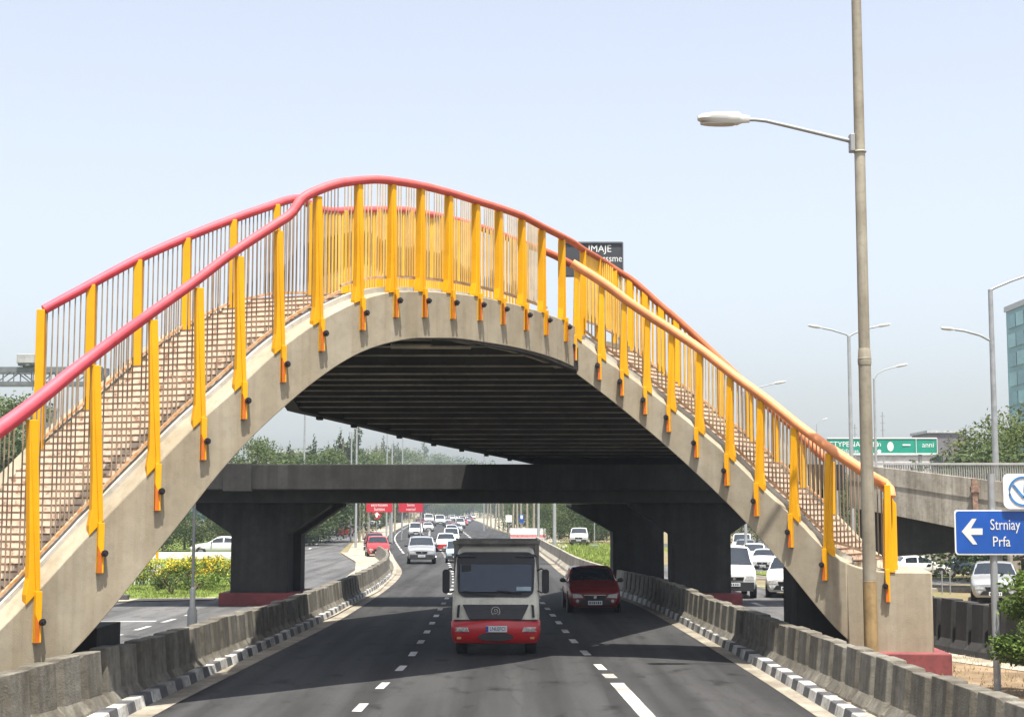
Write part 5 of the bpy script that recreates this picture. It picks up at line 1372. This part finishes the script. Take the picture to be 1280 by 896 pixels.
MB().box((x, Y, at(743,687,Y).z), (.75, .08, .9)).build('sign_panel', mat('sign_back', (.18, .22, .23), .6, var=.2), t, bevel=.1); MB().tube([(x, Y+.08, 0), (x, Y+.08, 4)], .05, 6).build('post', GALV, t)
# pink and white hoarding
Y = 160; a, b = at(638, 660, Y), at(682.5, 679, Y)
t = thing('hoarding', 'pink and white striped hoarding standing by the road behind the truck', 'hoarding', ((a.x+b.x)/2, Y, 0))
mb = MB()
z = [b.z, lerp(b.z, a.z, .40), lerp(b.z, a.z, .58), a.z]
HO = [mat('hoard_pale', (.68, .62, .62), .6, var=.15, vs=3), mat('hoard_pink', (.70, .22, .20), .6, var=.4, vs=4), WHT]
for k in range(3): mb.prism([(a.x, Y, z[k]+(.001 if k else 0)), (b.x, Y, z[k]+(.001 if k else 0)), (b.x, Y, z[k+1]), (a.x, Y, z[k+1])], (0, .12, 0), k)
mb.build('panel', HO, t)
mb = MB(); q_ = random.Random(4)
for k in range(16): mb.box((lerp(a.x, b.x, q_.uniform(.06, .94)), Y-.02, lerp(z[0], z[1], q_.uniform(.2, .85))), (q_.uniform(.12, .3), .02, .09))
mb.build('lettering', mat('hoard_ink', (.35, .12, .16), .6), t)
mb = MB()
for f in (.05, .5, .95): mb.box((lerp(a.x, b.x, f), Y+.2, z[3]/2), (.1, .1, z[3]))
mb.build('strut', GALV, t)

# low white guard wall, lattice fence on the lawn, pale wall and posts at right
x0, x1 = at(192, 600, 109).x, at(330, 600, 109).x
o = MB().box(((x0+x1)/2, 109, .2), (x1-x0, .25, .5)).build('guard_wall', WHT, loc=((x0+x1)/2, 109, 0), bevel=.02); tag(o, 'low white guard wall between the lawn and the parked cars', 'wall')
Y = 71; xa, xb_ = at(167, 600, Y).x, at(203, 600, Y).x; z0, z1 = at(180,720,Y).z, at(180,706,Y).z
mb = MB()
for k in range(9): x = lerp(xa, xb_, k/8); mb.box((x, Y, (z1)/2), (.06, .04, z1))
for z in rangef(z0, z1, 4): mb.box(((xa+xb_)/2, Y-.03, z), (xb_-xa, .03, .06))
tag(mb.build('lattice_fence', WHT, loc=((xa+xb_)/2, Y, 0)), 'short white lattice fence at the left end of the lawn', 'fence')
Y = 104
o = MB().box((48, Y, .35), (50, .25, 1.9)).build('boundary_wall', mat('cream_render', (.42, .39, .33), .85, var=.1, stain=.25, streak=.2), loc=(44, Y, -.75)); tag(o, 'pale boundary wall behind the white hatchback under the flyover', 'wall')
x = at(1263, 720, 62).x
tag(MB().tube([(x, 62, 0), (x, 62, 2.4)], .12, 10).build('bollard_post', CONC_P, loc=(x, 62, 0)), 'stout concrete post behind the silver car, right of the sign pole', 'post')
for px in (1178, 1188):
    p = gp(px, 742); tag(MB().tube([(p.x, p.y, 0), (p.x, p.y, .95)], .025, 8).build('marker_post', GALV, loc=(p.x, p.y, 0)), 'thin grey marker post above the dark median wall, left of the silver car', 'post', 'marker posts by the median wall')

# glass tower at the right edge
Y = 260; xa = at(1259, 500, Y+24).x; zt_ = at(1259, 368, Y).z; zb_ = 0
t = thing('glass_tower', 'teal glass office tower at the right picture edge behind the trees', 'building', (xa+12, Y, 0))
CORE = mat('tower_spandrel', (.08, .28, .30), .4, var=.15, vs=.2); GL1 = mat('tower_glass', (.03, .22, .25), .12, .1, var=.25, vs=.15); GL2 = mat('tower_glass_pale', (.14, .40, .42), .15, .1, var=.2, vs=.2)
MB().box((xa+12.3, Y+12, zt_/2), (24, 24, zt_)).build('core', CORE, t)
fl = int(zt_/3.6)
for k in range(fl):
    z = 1.2+k*3.6
    mb = MB()
    for j in range(10): mb.box((xa+1.5+j*2.4, Y-.12, z+1.2), (2.2, .3, 2.5 if (k*7+j*3) % 5 else 2.8), mi=(k*5+j*3) % 2)
    for j in range(5): mb.box((xa+.25, Y+2+j*4.6, z+1.2), (.4, 4.2, 2.5), mi=(k+j) % 2)
    mb.build('window_band', [GL1, GL2], t)
mb = MB(); mb.box((xa+12.3, Y+12, zt_+.5), (24.6, 24.6, 1.0)); mb.build('roof_edge', mat('roof_grey', (.45, .47, .48), .6), t)
for k in range(0, fl, 3): MB().box((xa-.5, Y-.2, 3+k*3.6), (1.2, 1.0, 2.2)).build('balcony', CORE, t)
# far hazy buildings
def block(label, px, yt, Y, w, col, floors=5):
    x = at(px, 600, Y).x; z = at(px, yt, Y).z; t = thing('apartment_building', label, 'building', (x, Y, 0))
    MB().box((x, Y+5, z/2), (w, 10, z)).build('wall', mat('render_'+str(px), col, .85, var=.1, stain=.2), t)
    MB().box((x, Y+5, z+.2), (w+.5, 10.5, .4)).build('roof', MATS['roof_grey'], t)
    n = max(2, int(w/3))
    for k in range(max(2, int(z/3.2))):
        for j in range(n): MB().box((x-w/2+(j+.5)*w/n, Y-.02, 1.6+k*3.2), (1.3, .1, 1.4)).build('window', GLASS, t)
block('dark hazy building behind the right end of the green sign', 1186, 541, 240, 6, (.16, .15, .16))
block('small white building between the trees left above the cross bridge', 345, 566, 240, 9, (.6, .58, .55))
block('pale low building behind the green sign', 1112, 569, 220, 12, (.62, .60, .60))
block('pale house at the far left behind the gantry', 4, 508, 190, 7, (.5, .47, .44))
# ================================================================== air, light, camera
hz = MB().box((0, 500, 30), (2600, 1240, 63)).build('haze', [])
tag(hz, kind='stuff')
m = bpy.data.materials.new('hazy_air'); m.use_nodes = True; nt = m.node_tree
nt.nodes.remove(nt.nodes['Principled BSDF'])
pv = nt.nodes.new('ShaderNodeVolumePrincipled'); pv.inputs['Density'].default_value = HAZE = .00026
pv.inputs['Color'].default_value = (.72, .85, 1, 1); pv.inputs['Anisotropy'].default_value = .2
nt.links.new(pv.outputs[0], nt.nodes['Material Output'].inputs['Volume'])
hz.data.materials.append(m)
EV, AZ = rad(73), rad(14)
sv = Vector((math.sin(AZ)*math.cos(EV), -math.cos(AZ)*math.cos(EV), math.sin(EV)))
sl = bpy.data.lights.new('sun', 'SUN'); sl.energy = 4.9; sl.angle = rad(.53); sl.color = (1, .955, .88)
so = bpy.data.objects.new('sun', sl); so.rotation_euler = sv.to_track_quat('Z', 'Y').to_euler(); so.location = (20, -40, 60); COL.objects.link(so)
w = bpy.data.worlds.new('World'); S.world = w; w.use_nodes = True; nt = w.node_tree
sk = nt.nodes.new('ShaderNodeTexSky'); sk.sky_type = 'NISHITA'; sk.sun_disc = False
sk.sun_elevation = EV; sk.sun_rotation = math.pi-AZ; sk.altitude = 200; sk.air_density = 1.2; sk.dust_density = 4.0; sk.ozone_density = 3.0
hs = nt.nodes.new('ShaderNodeHueSaturation'); hs.inputs['Saturation'].default_value = .46; hs.inputs['Value'].default_value = 1.0
nt.links.new(sk.outputs[0], hs.inputs['Color']); tn = nt.nodes.new('ShaderNodeMix'); tn.data_type = 'RGBA'; tn.blend_type = 'MULTIPLY'; tn.inputs[0].default_value = 1; tn.inputs[7].default_value = (.93, .922, .945, 1); nt.links.new(hs.outputs[0], tn.inputs[6]); nt.links.new(tn.outputs[2], nt.nodes['Background'].inputs[0]); nt.nodes['Background'].inputs[1].default_value = .113
cd = bpy.data.cameras.new('camera'); cd.sensor_fit = 'HORIZONTAL'; cd.sensor_width = 36; cd.lens = 36*F/1280; cd.clip_end = 6000; cd.clip_start = .1
co = bpy.data.objects.new('camera', cd); co.location = (0, 0, H); co.rotation_euler = (math.pi/2+TH, 0, 0); COL.objects.link(co); S.camera = co
S.view_settings.view_transform = 'Standard'; S.view_settings.look = 'None'; S.view_settings.gamma = 1; S.view_settings.exposure = 1.22
S.view_settings.use_curve_mapping = False
S.cycles.use_denoising = True; S.cycles.max_bounces = 6; S.cycles.diffuse_bounces = 1; S.cycles.glossy_bounces = 3; S.cycles.transmission_bounces = 3; S.cycles.volume_bounces = 1
S.cycles.use_adaptive_sampling = True; S.cycles.adaptive_threshold = .015
